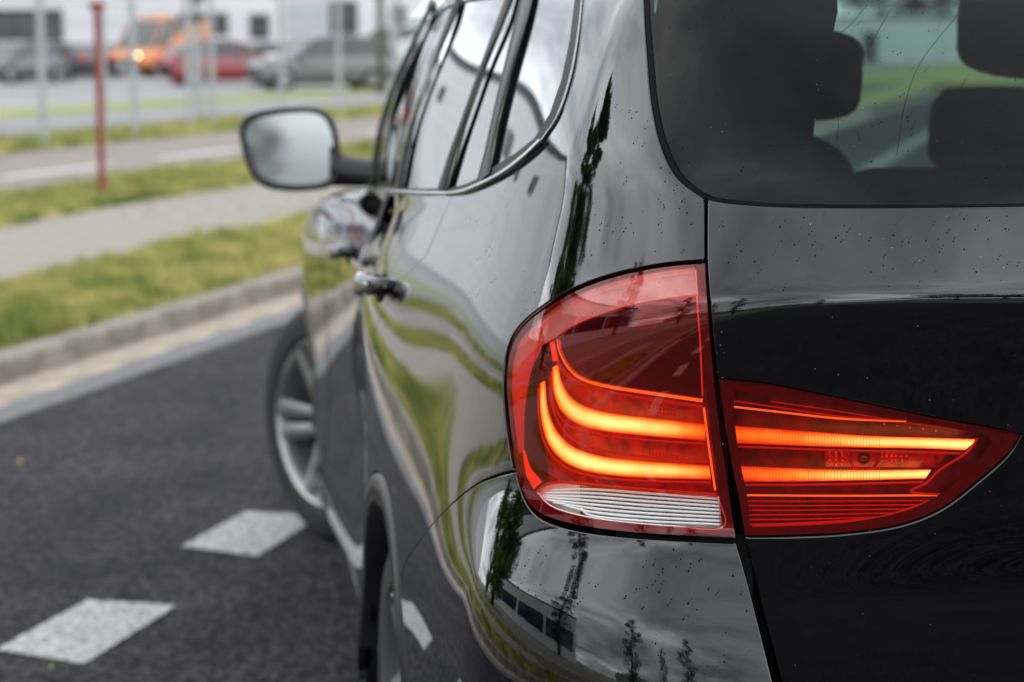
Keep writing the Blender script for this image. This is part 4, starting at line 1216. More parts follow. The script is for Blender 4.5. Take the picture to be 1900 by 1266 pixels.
# fine pleats on the bars
for (ya, yb, x0, x1) in ((797, 826, 1440, 1640), (868, 892, 1380, 1640)):
    pm = MB(); nn_ = int((x1 - x0) / 6)
    for k_ in range(nn_):
        x = x0 + k_ * 6; ds = (x - 1440) * .06 if ya < 850 else 0
        P_ = []
        for yy in (ya + ds, yb + ds * .5):
            u = tailS.px(x, yy, .010); P_.append(tailS.P(u[:1], u[1:])[0] - tailS.N(u[:1], u[1:])[0] * .010)
        pm.tube(P_, .00022, 4)
    pm.build('bar_pleats', material('orange_pleat', (.3, .05, .01), .4, emit=(1, .25, .03), estr=.8), il)['kind'] = 'stuff'
# bulb reflector bowl and bright facets
u = tailS.px(1603, 851, .030); p = tailS.P(u[:1], u[1:])[0] - tailS.N(u[:1], u[1:])[0] * .030; nrm = tailS.N(u[:1], u[1:])[0]
mb = MB(); prof = [(.003, -.012), (.008, -.010), (.012, -.004), (.0145, .003), (.0155, .004)]
Mq = Matrix.Translation(p) @ Vector(nrm).to_track_quat('Z', 'Y').to_matrix().to_4x4()
mb.lathe(prof, 24, 'z', Mq); mb.build('bulb_bowl', M_ihouse, il, True)
mb = MB(); mb.lathe([(.0001, .006), (.005, .004), (.0072, -.001), (.006, -.008)], 16, 'z', Mq); mb.build('bulb', M_lframe, il, True)
fm = MB()
rr2 = random.Random(3)
cells = [(1540 + a * 11, 839 + b * 7.5) for a in range(3) for b in range(4)] + [(1636 + a * 9, 838 + b * 8) for a in range(7) for b in range(3) if a + b < 7] + [(1640 + a * 24, 786 + a * 3.2) for a in range(5)]
for (x, y) in cells:
    P_ = []; x += rr2.uniform(-1.2, 1.2); y += rr2.uniform(-1, 1); w_ = rr2.uniform(1.0, 2.2); h_ = rr2.uniform(1.6, 3.0)
    for (dx, dy) in ((-w_, -h_), (w_, -h_ * .9), (w_ * .9, h_), (-w_, h_)):
        u = tailS.px(x + dx, y + dy, .026)
        if u is not None: P_.append(tailS.P(u[:1], u[1:])[0] - tailS.N(u[:1], u[1:])[0] * .025)
    if len(P_) == 4: fm.add(P_, [(0, 1, 2, 3), (3, 2, 1, 0)])
sub('bulb_holder', tailS, [(1530, 834, 1), (1760, 836, 1), (1738, 868, 1), (1532, 866, 1)], .031, material('bulb_holder_red', (.42, .02, .015), .25, noise=.4, nscale=90, coat=.5), il)
fm.build('reflector_facets', material('lit_facet', (.6, .1, .03), .15, metal=.6, emit=(1, .25, .06), estr=.6, noise=.6, nscale=150), il)['kind'] = 'stuff'

# ------------------------------------------------------------------ side windows, pillars, trim
def lin(a, b, t): return (a[0] + (b[0] - a[0]) * t, a[1] + (b[1] - a[1]) * t)
# glass panes in pixel outline (bottom edge lies on the chrome strip), tops well above the frame
WT = -160
panes = [
 ('side_window', [(909, 318), (960, 286), (996, 258), (1024, 213), (1046, 149), (1061, 76), (1070, 0), (1076, WT), (1010, WT), (986, 0), (952, 120), (925, 230)]),
 ('side_window', [(829, 353), (868, 343), (889, 333), (902, 285), (925, 180), (968, 0), (1000, WT), (982, WT), (949, 0), (901, 120), (864, 225)]),
 ('side_window', [(744, 349), (785, 351), (815, 351), (838, 280), (860, 220), (895, 120), (940, 0), (968, WT), (895, WT), (848, 20), (796, 140), (766, 230)]),
 ('side_window', [(700, 338), (735, 345), (752, 270), (776, 190), (838, 20), (880, WT), (845, WT), (803, 10), (745, 140), (715, 240)]),
]
for nm, pl in panes:
    poly = lift(body, [(x, y, 1) for x, y in pl], .004, 5, True)
    panel(nm, body, poly, M_sglass, car, du=.08, dv=.06, off=.004, skirt=0)
M_frame = material('window_frame_black', (.012, .012, .013), .45, spec=.25)
# black frame behind/around the panes
fr = lift(body, [(688, 346, 1), (740, 352), (800, 356), (850, 355, 1), (884, 342), (935, 316), (972, 288), (1004, 258), (1032, 212), (1054, 150), (1068, 78), (1078, 0), (1084, -100), (1086, WT, 1), (830, WT, 1), (800, 0), (738, 140), (703, 240)], .0, 5, True)
def cut_panel_frame():
    poly = clean(fr)
    holes = [clean(lift(body, [(x, y, 1) for x, y in pl], .004, 7, True)) for nm, pl in panes]
    u = np.array(poly); u0, v0 = u.min(0); u1, v1 = u.max(0); du, dv = .1, .08; s2 = np.array([1 / du, 1 / dv])
    allp = list(poly); edges = []; faces = [list(range(len(poly)))]
    hs = []
    for h in holes:
        k_ = len(allp); allp += h; edges += [(k_ + i, k_ + (i + 1) % len(h)) for i in range(len(h))]
    gu, gv = np.meshgrid(np.arange(u0, u1, du), np.arange(v0, v1, dv)); G = np.stack([gu.ravel(), gv.ravel()], 1)
    G = G[inside(G, u)]; G = G[distpoly(G * s2, u * s2) > .4]
    for h in holes: G = G[distpoly(G * s2, np.array(h) * s2) > .35]
    allp += list(G)
    vo, eo, fo, *_ = delaunay_2d_cdt([Vector(p * s2) for p in allp], edges, faces, 1, 1e-6)
    V2 = np.array([list(v) for v in vo]) / s2
    cen = np.array([V2[list(f)].mean(0) for f in fo]); keep = np.ones(len(fo), bool)
    for h in holes: keep &= ~inside(cen, np.array(h))
    P = body.P(V2[:, 0], V2[:, 1]); N = body.N(V2[:, 0], V2[:, 1])
    F = [tuple(f) for f, k_ in zip(fo, keep) if k_]
    f0 = F[0]; tn = np.cross(P[f0[1]] - P[f0[0]], P[f0[2]] - P[f0[0]])
    if tn @ N[f0[0]] < 0: F = [f[::-1] for f in F]
    return mesh_obj('window_frame', P - N * .001, F, M_frame, car, True, N)
cut_panel_frame()
# satin strips on pillars
def strip_px(name, a, b, off, mat, bulge=.003, n=40, m=4): return ribbon(name, body, a, b, mat, car, off, m=m, bulge=bulge, n=n)
strip_px('pillar_trim', [(888, 336), (902, 285), (925, 180), (970, 0), (1002, WT)], [(908, 322), (922, 240), (950, 130), (987, 0), (1012, WT)], -.001, material('dark_pillar_gloss', (.04, .04, .045), .4, spec=.3), .003)
M_fr = material('window_guide_rubber', (.010, .010, .010), .6, spec=.15)
for a, b in (([(736, 347), (752, 270), (776, 190), (838, 20), (880, WT)], [(744, 349), (766, 230), (796, 140), (848, 20), (890, WT)]), ([(816, 353), (838, 280), (860, 220), (895, 120), (942, 0), (970, WT)], [(827, 353), (864, 225), (901, 120), (949, 0), (979, WT)])):
    strip_px('window_guide', a, b, -.002, M_fr, .002)
strip_px('window_guide', [(684, 346), (700, 240), (734, 140), (796, 0), (826, WT)], [(695, 346), (712, 240), (745, 140), (805, 0), (840, WT)], -.004, M_fr, .004)
# chrome strip along the belt, kinked up into the rear pillar
CB = [(674, 352), (730, 358), (790, 362), (845, 361), (882, 350), (932, 325), (972, 295), (1004, 264)]
ct = [(674, 347), (730, 352), (790, 355), (842, 354), (878, 343), (928, 317), (968, 287), (1000, 257)]
strip_px('chrome_belt_strip', CB, ct, -.003, M_chrome, .004, 60)
strip_px('chrome_belt_strip', [(1004, 264), (1034, 216), (1057, 150), (1071, 80), (1080, 0), (1086, -100)], [(1001, 262), (1032, 214.5), (1055, 149.5), (1069, 79.5), (1078, 0), (1084, -100)], -.001, M_chrome, .002, 40, 3)

# roof and far side
shell_patch('roof', -22.5, 22.5, 19.7, 21.95, 140, 26, M_paint)
shell_patch('roof_frame', 4.5, 40.5, 18.95, 19.7, 120, 8, M_paint)
shell_patch('right_quarter', 12.0, 19.1, 14.9, 18.95, 30, 20, M_paint, mirror=True)
for (a, b) in ((7.2, 9.3), (9.6, 11.8)):
    shell_patch('right_window', a, b, 14.95, 18.9, 14, 14, M_wglass, mirror=True)
shell_patch('pillar', 9.3, 9.6, 14.9, 18.95, 4, 14, M_black, mirror=True)
shell_patch('pillar', 4.6, 7.0, 14.9, 18.95, 6, 14, M_black, mirror=True) if False else None
shell_patch('windscreen', -4.3, 4.3, 14.7, 19.7, 50, 30, M_wglass)

# ------------------------------------------------------------------ wing mirror
md = 4.93
mc = CAM + pray(540, 279) / (pray(540, 279) @ cF) * md
def mp(x, y, back=0.0):
    """a point of the mirror head, placed across the view at its distance, back = metres forward of the glass rim"""
    return mc + cR * ((x - 540) * md / FPX) - cU * ((y - 279) * md / FPX) + np.array([1, 0.0, 0]) * back
outl = [(447, 232), (470, 212), (520, 203), (575, 201), (607, 211), (622, 236), (629, 270), (629, 320), (618, 342), (590, 351), (540, 354), (495, 347), (468, 325), (452, 280)]
gls = [(456, 240), (476, 221), (522, 212), (573, 209), (600, 218), (613, 240), (619, 272), (618, 315), (608, 334), (584, 342), (540, 343), (502, 336), (478, 316), (462, 278)]
def loop(pts, back): return [mp(*q_, back) for q_ in smooth_px(pts, 9, True)]
base_l = smooth_px(outl, 9, True); nl = len(base_l); cc = np.mean(base_l, 0)
V, F = [], []
prof_m = [(1.0, -.004), (1.03, .012), (1.02, .035), (.95, .075), (.78, .105), (.5, .125), (.15, .132)]
for (sc_, bk) in prof_m:
    for q_ in base_l: z_ = cc + (q_ - cc) * sc_; V.append(mp(z_[0], z_[1], bk))
for r_ in range(len(prof_m) - 1):
    for i in range(nl): F.append((r_ * nl + i, r_ * nl + (i + 1) % nl, (r_ + 1) * nl + (i + 1) % nl, (r_ + 1) * nl + i))
F.append(tuple(range((len(prof_m) - 1) * nl, len(prof_m) * nl)))
# rim turning inward to the glass recess
k0 = len(V)
gl2 = smooth_px(gls, 9, True)
ang = lambda P_: [math.atan2(q_[1] - cc[1], q_[0] - cc[0]) for q_ in P_]
def resample_ring(P_, n_):
    P_ = np.array(P_ + [P_[0]]); L = np.concatenate([[0], np.cumsum(np.linalg.norm(np.diff(P_, axis=0), axis=1))]); t = np.linspace(0, L[-1], n_ + 1)[:-1]
    return np.stack([np.interp(t, L, P_[:, 0]), np.interp(t, L, P_[:, 1])], 1)
bl3 = resample_ring(base_l, nl); gl3 = resample_ring(gl2, nl)
V2_ = []
for q_ in gl3: V.append(mp(q_[0], q_[1], .000))
for q_ in gl3: V.append(mp(q_[0], q_[1], .014))
for i in range(nl):
    F.append((i, k0 + i, k0 + (i + 1) % nl, (i + 1) % nl)); F.append((k0 + i, k0 + nl + i, k0 + nl + (i + 1) % nl, k0 + (i + 1) % nl))
mir = mesh_obj('wing_mirror', V, F, M_black, car, True)
mir['label'] = 'black wing mirror with grey sky in its glass'
# glass: one flat pane tipped a little upwards
gz = [mp(q_[0], q_[1], .010 + (q_[1] - 279) * md / FPX * .088) for q_ in gl3]
mesh_obj('mirror_glass', gz + [p_ + np.array([.003, 0, 0]) for p_ in gz], [tuple(range(nl))[::-1], tuple(range(nl, 2 * nl))] + [(i, (i + 1) % nl, nl + (i + 1) % nl, nl + i) for i in range(nl)], M_mirror, mir)
mb = MB()
for (zt, zb) in ((0, 0),):
    pts_a = [(612, 268), (640, 288), (662, 294), (715, 300)]; pts_b = [(612, 346), (640, 347), (668, 347), (715, 348)]
    A_ = smooth_px(pts_a, 6); B_ = smooth_px(pts_b, 6); n_ = min(len(A_), len(B_))
    ia = np.linspace(0, len(A_) - 1, 12).astype(int); ib = np.linspace(0, len(B_) - 1, 12).astype(int)
    V, F = [], []
    for a_, b_ in zip(ia, ib):
        for (q_, bk) in ((A_[a_], .01), ((A_[a_] + B_[b_]) / 2 * 1.0, -.012), (B_[b_], .01), (B_[b_], .07), ((A_[a_] + B_[b_]) / 2, .09), (A_[a_], .07)): V.append(mp(q_[0], q_[1], bk))
    for i in range(11):
        for j in range(6): F.append((i * 6 + j, i * 6 + (j + 1) % 6, (i + 1) * 6 + (j + 1) % 6, (i + 1) * 6 + j))
    F += [tuple(range(6)), tuple(range(66, 72))]
mesh_obj('mirror_arm', V, F, M_black, mir, True)

# ------------------------------------------------------------------ door handles
def handle(x0, x1, z0, z1, door):
    """pull handle with a dark patch behind it for the shaded recess"""
    def yof(x, z):
        uv = body.side(x, z); return body.P(uv[:1], uv[1:])[0][1]
    n = 20; V, F = [], []; ya, yb = yof(x0, z0), yof(x1, z1)
    for i in range(n + 1):
        t = i / n; x = x0 + (x1 - x0) * t; z = z0 + (z1 - z0) * t
        y = ya + (yb - ya) * t + .004 + .034 * max(0, math.sin(math.pi * t)) ** .45
        hh = .013 + .006 * math.sin(math.pi * t)
        for (dy, dz) in ((.006, -hh), (.010, -hh * .35), (.009, hh * .45), (.002, hh), (-.007, hh * .7), (-.008, -hh * .7)):
            V.append((x, y + dy, z + dz))
    for i in range(n):
        for j in range(6): F.append((i * 6 + j, (i + 1) * 6 + j, (i + 1) * 6 + (j + 1) % 6, i * 6 + (j + 1) % 6))
    F += [tuple(range(6)), tuple(range(n * 6, n * 6 + 6))[::-1]]
    h = mesh_obj('door_handle', V, F, M_paint, door, True)
    # flat dark patch laid on the door skin as the shade of the recess
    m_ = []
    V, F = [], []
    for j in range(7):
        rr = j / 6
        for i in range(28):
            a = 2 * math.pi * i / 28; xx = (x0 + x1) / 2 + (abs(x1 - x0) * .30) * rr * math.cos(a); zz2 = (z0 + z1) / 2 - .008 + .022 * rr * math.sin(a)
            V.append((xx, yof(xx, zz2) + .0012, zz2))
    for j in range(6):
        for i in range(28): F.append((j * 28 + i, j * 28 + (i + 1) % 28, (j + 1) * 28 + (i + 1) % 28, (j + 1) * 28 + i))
    c = mesh_obj('recess_shade', V, F, M_rubber, door, True)
    return h
handle(.13, .33, 1.020, 1.008, rdoor)
handle(1.22, 1.42, .965, .950, fdoor)

# ------------------------------------------------------------------ wheels
def wheel(loc, steer, name='wheel', full=True):
    r = empty(name, loc, steer, car)
    R_ = .335; W_ = .235
    mb = MB()
    pr = [(.235, -W_ / 2 + .012), (.25, -W_ / 2), (.285, -W_ / 2 - .004), (.318, -W_ / 2 + .008), (.331, -W_ / 2 + .025), (.335, -.06)]
    for g in (-.06, -.02, .02, .06): pr += [(.335, g - .014), (.335, g - .004), (.328, g - .0035), (.328, g + .0035), (.335, g + .004)]
    pr += [(.335, .08), (.331, W_ / 2 - .025), (.318, W_ / 2 - .008), (.285, W_ / 2 + .004), (.25, W_ / 2), (.235, W_ / 2 - .012)]
    pr = sorted(pr, key=lambda q_: q_[1]) if False else pr
    mb.lathe(pr, 64); mb.build('tyre', M_tyre, r, True, .5)
    rim_ = MB()
    rim_.lathe([(.238, W_ / 2 - .004), (.232, W_ / 2 + .002), (.226, W_ / 2 - .003), (.222, W_ / 2 - .02), (.212, W_ / 2 - .05), (.205, -.02), (.20, -.10)], 64)
    rm = rim_.build('rim', M_alloy, r, True, .7)
    hb = MB(); hb.lathe([(.0001, .098), (.025, .097), (.032, .092), (.055, .088), (.07, .075), (.072, .02)], 32); hb.build('hub', M_alloy, r, True, .7)
    dk = MB(); dk.lathe([(.0001, .0), (.15, .0), (.155, -.01)], 40); dk.lathe([(.0001, -.04), (.204, -.04)], 40); dk.build('brake_disc', M_disc, r, True)
    sp = MB()
    for j, off in enumerate((-1, 1)):
        a0 = off * .12; 
        def pt(rad, tang, y): return (rad, y, tang)
        sec = []
        for (rad, tn_, w_, y_) in ((.05, off * .021, .016, .088), (.10, off * .026, .019, .092), (.16, off * .031, .022, .098), (.215, off * .037, .026, .106), (.226, off * .039, .030, .108)):
            sec.append([(rad, y_, tn_ + w_), (rad, y_ + .006, tn_ + w_ * .4), (rad, y_ + .006, tn_ - w_ * .4), (rad, y_, tn_ - w_), (rad, y_ - .035, tn_ - w_ * .8), (rad, y_ - .035, tn_ + w_ * .8)])
        k_ = len(sp.v)
        for s_ in sec: sp.v += s_
        for i in range(4):
            for q_ in range(6): sp.f.append((k_ + i * 6 + q_, k_ + i * 6 + (q_ + 1) % 6, k_ + (i + 1) * 6 + (q_ + 1) % 6, k_ + (i + 1) * 6 + q_))
    first = None
    for k_ in range(5):
        if first is None: first = sp.build('spoke', M_alloy, r, True, .6); o = first
        else: o = bpy.data.objects.new('spoke', first.data); C.objects.link(o); o.parent = r
        o.rotation_euler = (0, math.radians(72 * k_ + 6), 0)
    bt = MB()
    for k_ in range(5):
        a = math.radians(72 * k_ + 42); bt.tube([(.045 * math.cos(a), .07, .045 * math.sin(a)), (.045 * math.cos(a), .094, .045 * math.sin(a))], .008, 6)
    bt.build('wheel_bolts', M_alloyd, r)
    return r
w1 = wheel((2.76, .762, .335), math.radians(27))
w2 = wheel((0.0, .782, .335), 0)
wheel((2.76, -.775, .335), math.radians(27) + math.pi)
wheel((0.0, -.79, .335), math.pi)

# ------------------------------------------------------------------ cabin
cab = MB(); cab.bbox(-.7, .2, -.70, .70, .55, .98, .03); cab.build('boot_floor', M_int, car)
cab = MB(); cab.bbox(1.85, 2.25, -.70, .70, .6, 1.06, .06); cab.build('dashboard', M_dash, car)
mb = MB(); mb.tube([(1.72 + .0 * math.cos(a), .37 + .185 * math.cos(a), .98 + .185 * math.sin(a)) for a in np.linspace(0, 2 * math.pi, 25)], .015, 8, False); mb.build('steering_wheel', M_int, car, True)
def rbox(cx, cy, cz, sx, sy, sz, tilt, name, parent, mat=M_seat, k_=4.0):
    """rounded cushion: superellipsoid"""
    V, F = [], []; n, m_ = 28, 16
    f_ = lambda t, e_: math.copysign(abs(t) ** e_, t)
    for j in range(m_ + 1):
        b = -math.pi / 2 + math.pi * j / m_
        for i in range(n):
            a = 2 * math.pi * i / n; e_ = 2 / k_
            x = sx * f_(math.cos(b), e_) * f_(math.cos(a), e_); y = sy * f_(math.cos(b), e_) * f_(math.sin(a), e_); z = sz * f_(math.sin(b), e_)
            V.append((cx + x * math.cos(tilt) - z * math.sin(tilt), cy + y, cz + x * math.sin(tilt) + z * math.cos(tilt)))
    for j in range(m_):
        for i in range(n): F.append((j * n + i, j * n + (i + 1) % n, (j + 1) * n + (i + 1) % n, (j + 1) * n + i))
    return mesh_obj(name, V, F, mat, parent, True)
def seat(x, y, wid, top, head=True, hx=None, hy=None, hz=None, hw=.13, hh=.10):
    s_ = rbox(x, y, (top + .5) / 2, .09, wid, (top - .5) / 2, .16, 'seat', car)
    if head:
        rbox(x - .11, y if hy is None else hy, top + .13, .055, hw, hh, .12, 'headrest', s_)
        mb = MB()
        for q_ in (-.05, .05): mb.tube([(x - .06, y + q_, top - .05), (x - .10, y + q_, top + .09)], .007, 8)
        mb.build('headrest_rod', M_alloyd, s_, True)
    return s_
def px_at_x(px, py, x):
    d = pray(px, py); t = (x - CAM[0]) / d[0]; return CAM + t * d
# front seats, rear bench with its head restraints, added pillar blackout panel
seat(1.1, .36, .25, 1.08, hh=.09); seat(1.1, -.40, .25, 1.08, hh=.09)
bench = rbox(.22, .385, .90, .10, .235, .35, .12, 'rear_seat', car, k_=6)
rbox(.24, .285, 1.335, .05, .155, .072, .10, 'headrest', bench, k_=5)
bench2 = rbox(.22, -.335, .93, .10, .285, .38, .12, 'rear_seat', car, k_=6)
rbox(.24, -.30, 1.42, .05, .26, .094, .10, 'headrest', bench2, k_=5)
mb = MB(); mb.tube([(.24, -.20, 1.25), (.24, -.20, 1.36)], .007, 8); mb.tube([(.24, -.38, 1.25), (.24, -.38, 1.36)], .007, 8); mb.build('headrest_rods', M_alloyd, bench2)
bench3 = rbox(.22, .05, .84, .09, .12, .345, .12, 'rear_seat', car, k_=6)
V = []
for (y, z) in ((.445, 1.62), (.425, 1.42), (.45, 1.30), (.46, 1.16), (.50, .9), (.64, .9), (.64, 1.2), (.56, 1.55)): V += [(-.58, y, z), (-.42, y + .02, z)]
F = [(2 * i, 2 * i + 1, (2 * i + 3) % 16, (2 * i + 2) % 16) for i in range(8)] + [tuple(range(0, 16, 2)), tuple(range(15, 0, -2))]
mesh_obj('pillar_blackout', V, F, M_int, car)  # oversized pillar lining, added to keep the left of the rear window dark
mb = MB(); mb.bbox(-.35, 1.2, -.5, .5, 1.535, 1.55, .005); mb.build('roof_lining', M_int, car)

# heating wires in the rear window
for pts in ([(1652, 18), (1600, 110), (1563, 175), (1553, 260)], [(1790, 12), (1712, 110), (1680, 190), (1664, 290)], [(1790, 150), (1776, 190), (1764, 250)], [(1610, 8), (1578, 46), (1548, 70)], [(1535, 0), (1541, 40)], [(1590, 240), (1596, 262)]):
    pxtube('aerial_wire', tailS, pts, .004, .00028, M_rubber, rear_glass)

# water drops and specks of dust on the panels
def drops(name, S, regions, mat, parent, seed, streak=True):
    rg = np.random.RandomState(seed); V, F = [], []
    for (x0, y0, x1, y1, n, smin, smax) in regions:
        for _ in range(n):
            x, y = rg.uniform(x0, x1), rg.uniform(y0, y1)
            m_ = rg.randint(1, 4) if streak else 1
            for k_ in range(m_):
                xx, yy = x + k_ * rg.uniform(2, 5), y - k_ * rg.uniform(3, 7)
                uv = S.px(xx, yy)
                if uv is None: continue
                P, N = S.P(uv[:1], uv[1:])[0], S.N(uv[:1], uv[1:])[0]
                if (CAM - P) @ N < 0.15: continue
                r_ = rg.uniform(smin, smax) * (1 if k_ == 0 else .7)
                a = np.cross(N, [0, 0, 1.0]); a /= np.linalg.norm(a); b = np.cross(N, a)
                k0 = len(V); rg_a = rg.uniform(.7, 1.5)
                for j in range(6):
                    q_ = j * math.pi / 3; V.append(P + (a * math.cos(q_) + b * math.sin(q_) * rg_a) * r_ + N * .0001)
                V.append(P + N * r_ * .45)
                F += [(k0 + j, k0 + (j + 1) % 6, k0 + 6) for j in range(6)]
    o = mesh_obj(name, V, F, mat, parent); o['kind'] = 'stuff'; return o
M_drop = material('dirt_speck', (.003, .003, .003), .6, spec=.1)
M_dust = material('pale_dust', (.35, .35, .34), .8)
drops('water_drops', body, [(1060, 180, 1300, 480, 60, .0005, .0011), (960, 1005, 1390, 1135, 44, .0006, .0013), (1150, 1145, 1420, 1260, 16, .0005, .001), (860, 380, 1000, 560, 18, .0006, .0012), (955, 500, 1290, 620, 22, .0005, .001)], M_drop, car, 3)
drops('water_drops', tailS, [(1225, 20, 1900, 360, 150, .0004, .0010), (1325, 395, 1900, 520, 70, .0004, .0010), (1330, 520, 1900, 540, 6, .0005, .001)], M_drop, car, 5)
drops('dust_specks', tailS, [(1225, 20, 1900, 360, 30, .0002, .0004), (1325, 395, 1900, 520, 14, .0002, .0005), (1330, 560, 1890, 1260, 40, .0002, .00045), (1350, 740, 1860, 960, 30, .0002, .0005)], M_dust, car, 8, False)
drops('dust_specks', body, [(960, 560, 1320, 980, 30, .0002, .0005), (1330, 600, 1345, 900, 6, .0003, .0005)], M_dust, car, 9, False)

# ------------------------------------------------------------------ parked vehicles
def vehicle(name, label, px, py, yaw, L, Wd, H_, mat, kind='car', group='vehicles on the parking lot', lit=False, cat='car'):
    d = (CAM[2] - ZK) * 3839.0 / (py - 85.0); az = pray(px, 85.0)[:2]; az = az / np.linalg.norm(az)
    p = CAM[:2] + az * d
    r = empty(name, (p[0], p[1], ZK - .006), yaw); tag(r, label, cat, group)
    h = Wd / 2
    if kind == 'car':   # profile stations: x, sill z, belt z, half width
        st_ = [(-.5, .34, .72, .80), (-.485, .26, .86, .90), (-.42, .20, .93, .97), (-.25, .18, .93, 1.0), (.1, .18, .90, 1.0), (.27, .18, .86, .99), (.40, .20, .78, .95), (.47, .24, .68, .86), (.5, .32, .56, .74)]
        gh = [(-.47, .88), (-.36, 1.28), (-.22, 1.42), (-.02, 1.43), (.10, 1.34), (.27, .88)]
    elif kind == 'van':
        st_ = [(-.5, .45, 1.2, .95), (-.49, .38, 2.2, .98), (-.3, .35, 2.3, 1.0), (.2, .35, 1.15, 1.0), (.33, .35, 1.12, .99), (.43, .35, 1.05, .96), (.49, .38, .88, .88), (.5, .45, .75, .82)]
        gh = [(-.5, 2.2), (-.49, 2.3), (-.3, 2.36), (.1, 2.30), (.17, 2.2), (.33, 1.15)]
    else:  # suv
        st_ = [(-.5, .42, .9, .86), (-.485, .34, 1.0, .94), (-.4, .26, 1.05, .98), (-.2, .25, 1.05, 1.0), (.1, .25, 1.03, 1.0), (.27, .25, 1.0, .99), (.42, .28, .95, .95), (.485, .32, .85, .88), (.5, .42, .7, .8)]
        gh = [(-.48, 1.0), (-.42, 1.5), (-.25, 1.62), (0, 1.62), (.10, 1.54), (.26, 1.02)]
    kz = H_ / max(g[1] for g in gh)
    V, F = [], []
    for (x, z0, z1, w_) in st_:
        z0 *= kz; z1 *= kz; zm = (z0 + z1) * .5
        V += [(x * L, -h * w_ * .94, z0), (x * L, -h * w_, z0 + .12), (x * L, -h * w_, zm), (x * L, -h * w_ * .97, z1 - .07), (x * L, -h * w_ * .88, z1),
              (x * L, h * w_ * .88, z1), (x * L, h * w_ * .97, z1 - .07), (x * L, h * w_, zm), (x * L, h * w_, z0 + .12), (x * L, h * w_ * .94, z0)]
    n = len(st_)
    for i in range(n - 1):
        for j in range(10): F.append((i * 10 + j, i * 10 + (j + 1) % 10, (i + 1) * 10 + (j + 1) % 10, (i + 1) * 10 + j))
    F += [tuple(range(10)), tuple(range((n - 1) * 10, n * 10))[::-1]]
    bd = mesh_obj('body', V, F, mat, r, True)
    # cabin: glass block with roof and pillars
    zb = lambda x: np.interp(x, [s_[0] for s_ in st_], [s_[2] for s_ in st_])
    G, GF = [], []
    for (x, z) in gh:
        tw = .86 - .16 * max(0, (z - zb(x))) / (gh[2][1] - 0.8)
        zz3 = z * kz
        G += [(x * L, -h * .90, (zb(x) - .03) * kz), (x * L, -h * tw, zz3), (x * L, h * tw, zz3), (x * L, h * .90, (zb(x) - .03) * kz)]
    m_ = len(gh)
    for i in range(m_ - 1):
        for j in range(3): GF.append((i * 4 + j, i * 4 + j + 1, (i + 1) * 4 + j + 1, (i + 1) * 4 + j))
    mesh_obj('window', G, GF, M_win, r)
    R_, RF = [], []
    for i, (x, z) in enumerate(gh[1:-1] if kind != 'van' else gh[:-1]):
        tw = .86 - .16 * max(0, (z - zb(x))) / (gh[2][1] - 0.8)
        R_ += [(x * L, -h * tw - .015, z * kz - .05), (x * L, -h * tw + .03, z * kz + .02), (x * L, h * tw - .03, z * kz + .02), (x * L, h * tw + .015, z * kz - .05)]
    for i in range(len(R_) // 4 - 1):
        for j in range(3): RF.append((i * 4 + j, i * 4 + j + 1, (i + 1) * 4 + j + 1, (i + 1) * 4 + j))
    mesh_obj('roof', R_, RF, mat, r, True)
    pm = MB()
    for s_ in (-1, 1):
        for xa, xb in ((gh[-1], gh[-2]), ((.04, zb(.04)), (.03, gh[3][1] - .02)), (gh[0], gh[1])):
            ya = h * .90; yb = h * (.86 - .16 * max(0, (xb[1] - zb(xb[0]))) / (gh[2][1] - 0.8))
            pm.tube([(xa[0] * L, s_ * (ya + .01), zb(xa[0]) * kz - .02), (xb[0] * L, s_ * (yb + .01), xb[1] * kz)], .035, 6)
    pm.build('window_pillar', mat, r)['kind'] = 'stuff'
    wr = .32 if kind != 'van' else .35
    first = None
    for xw in (-.31, .32):
        for s_ in (-1, 1):
            if first is None:
                mb = MB(); mb.lathe([(.2, -.1), (wr - .02, -.1), (wr, -.06), (wr, .06), (wr - .02, .1), (.2, .1)], 24); first = mb.build('wheel', M_tyre, r, True, .6)
                mb = MB(); mb.lathe([(.0001, .09), (.06, .085), (.19, .07), (.205, .1)], 24); rim2 = mb.build('rim', M_alloy, first, True, .6)
                wv = first
            else:
                wv = bpy.data.objects.new('wheel', first.data); C.objects.link(wv); wv.parent = r
                q_ = bpy.data.objects.new('rim', rim2.data); C.objects.link(q_); q_.parent = wv
            wv.location = (xw * L, s_ * (h - .09), wr); wv.rotation_euler = (0, 0, 0 if s_ > 0 else math.pi)
    zf = np.interp(.46, [s_[0] for s_ in st_], [s_[2] for s_ in st_]) * kz
    for s_ in (-1, 1):
        mb = MB(); mb.bbox(.462 * L, .492 * L + .01, s_ * h * .66 - .15, s_ * h * .66 + .15, zf - .26, zf - .10, .02)
        mb.build('headlight', M_hl if lit else M_hloff, r)
        mb = MB(); mb.bbox(-.500 * L - .01, -.475 * L, s_ * h * .72 - .12, s_ * h * .72 + .12, .78 * kz, .95 * kz, .02)
        mb.build('rear_light', M_tl, r)
    mb = MB(); mb.bbox(.47 * L, .503 * L, -h * .5, h * .5, .36, .36 + .28 * kz, .02); mb.build('grille', M_black, r)
    mb = MB(); mb.bbox(-.5 * L - .02, -.47 * L, -h * .75, h * .75, .30, .46, .02); mb.build('rear_bumper', M_black, r)
    mb = MB(); mb.bbox(-.41 * L, .41 * L, -h * .9, h * .9, .16, .24, .01); mb.build('underbody', M_black, r)
    for s_ in (-1, 1):
        mb = MB(); mb.bbox(.19 * L, .22 * L, s_ * (h + .09) - .08, s_ * (h + .09) + .08, zb(.2) * kz, zb(.2) * kz + .13, .02); mb.build('side_mirror', mat, r)
    return r
M_hl = material('lit_headlight', (1, .9, .7), .2, emit=(1.0, .78, .38), estr=14)
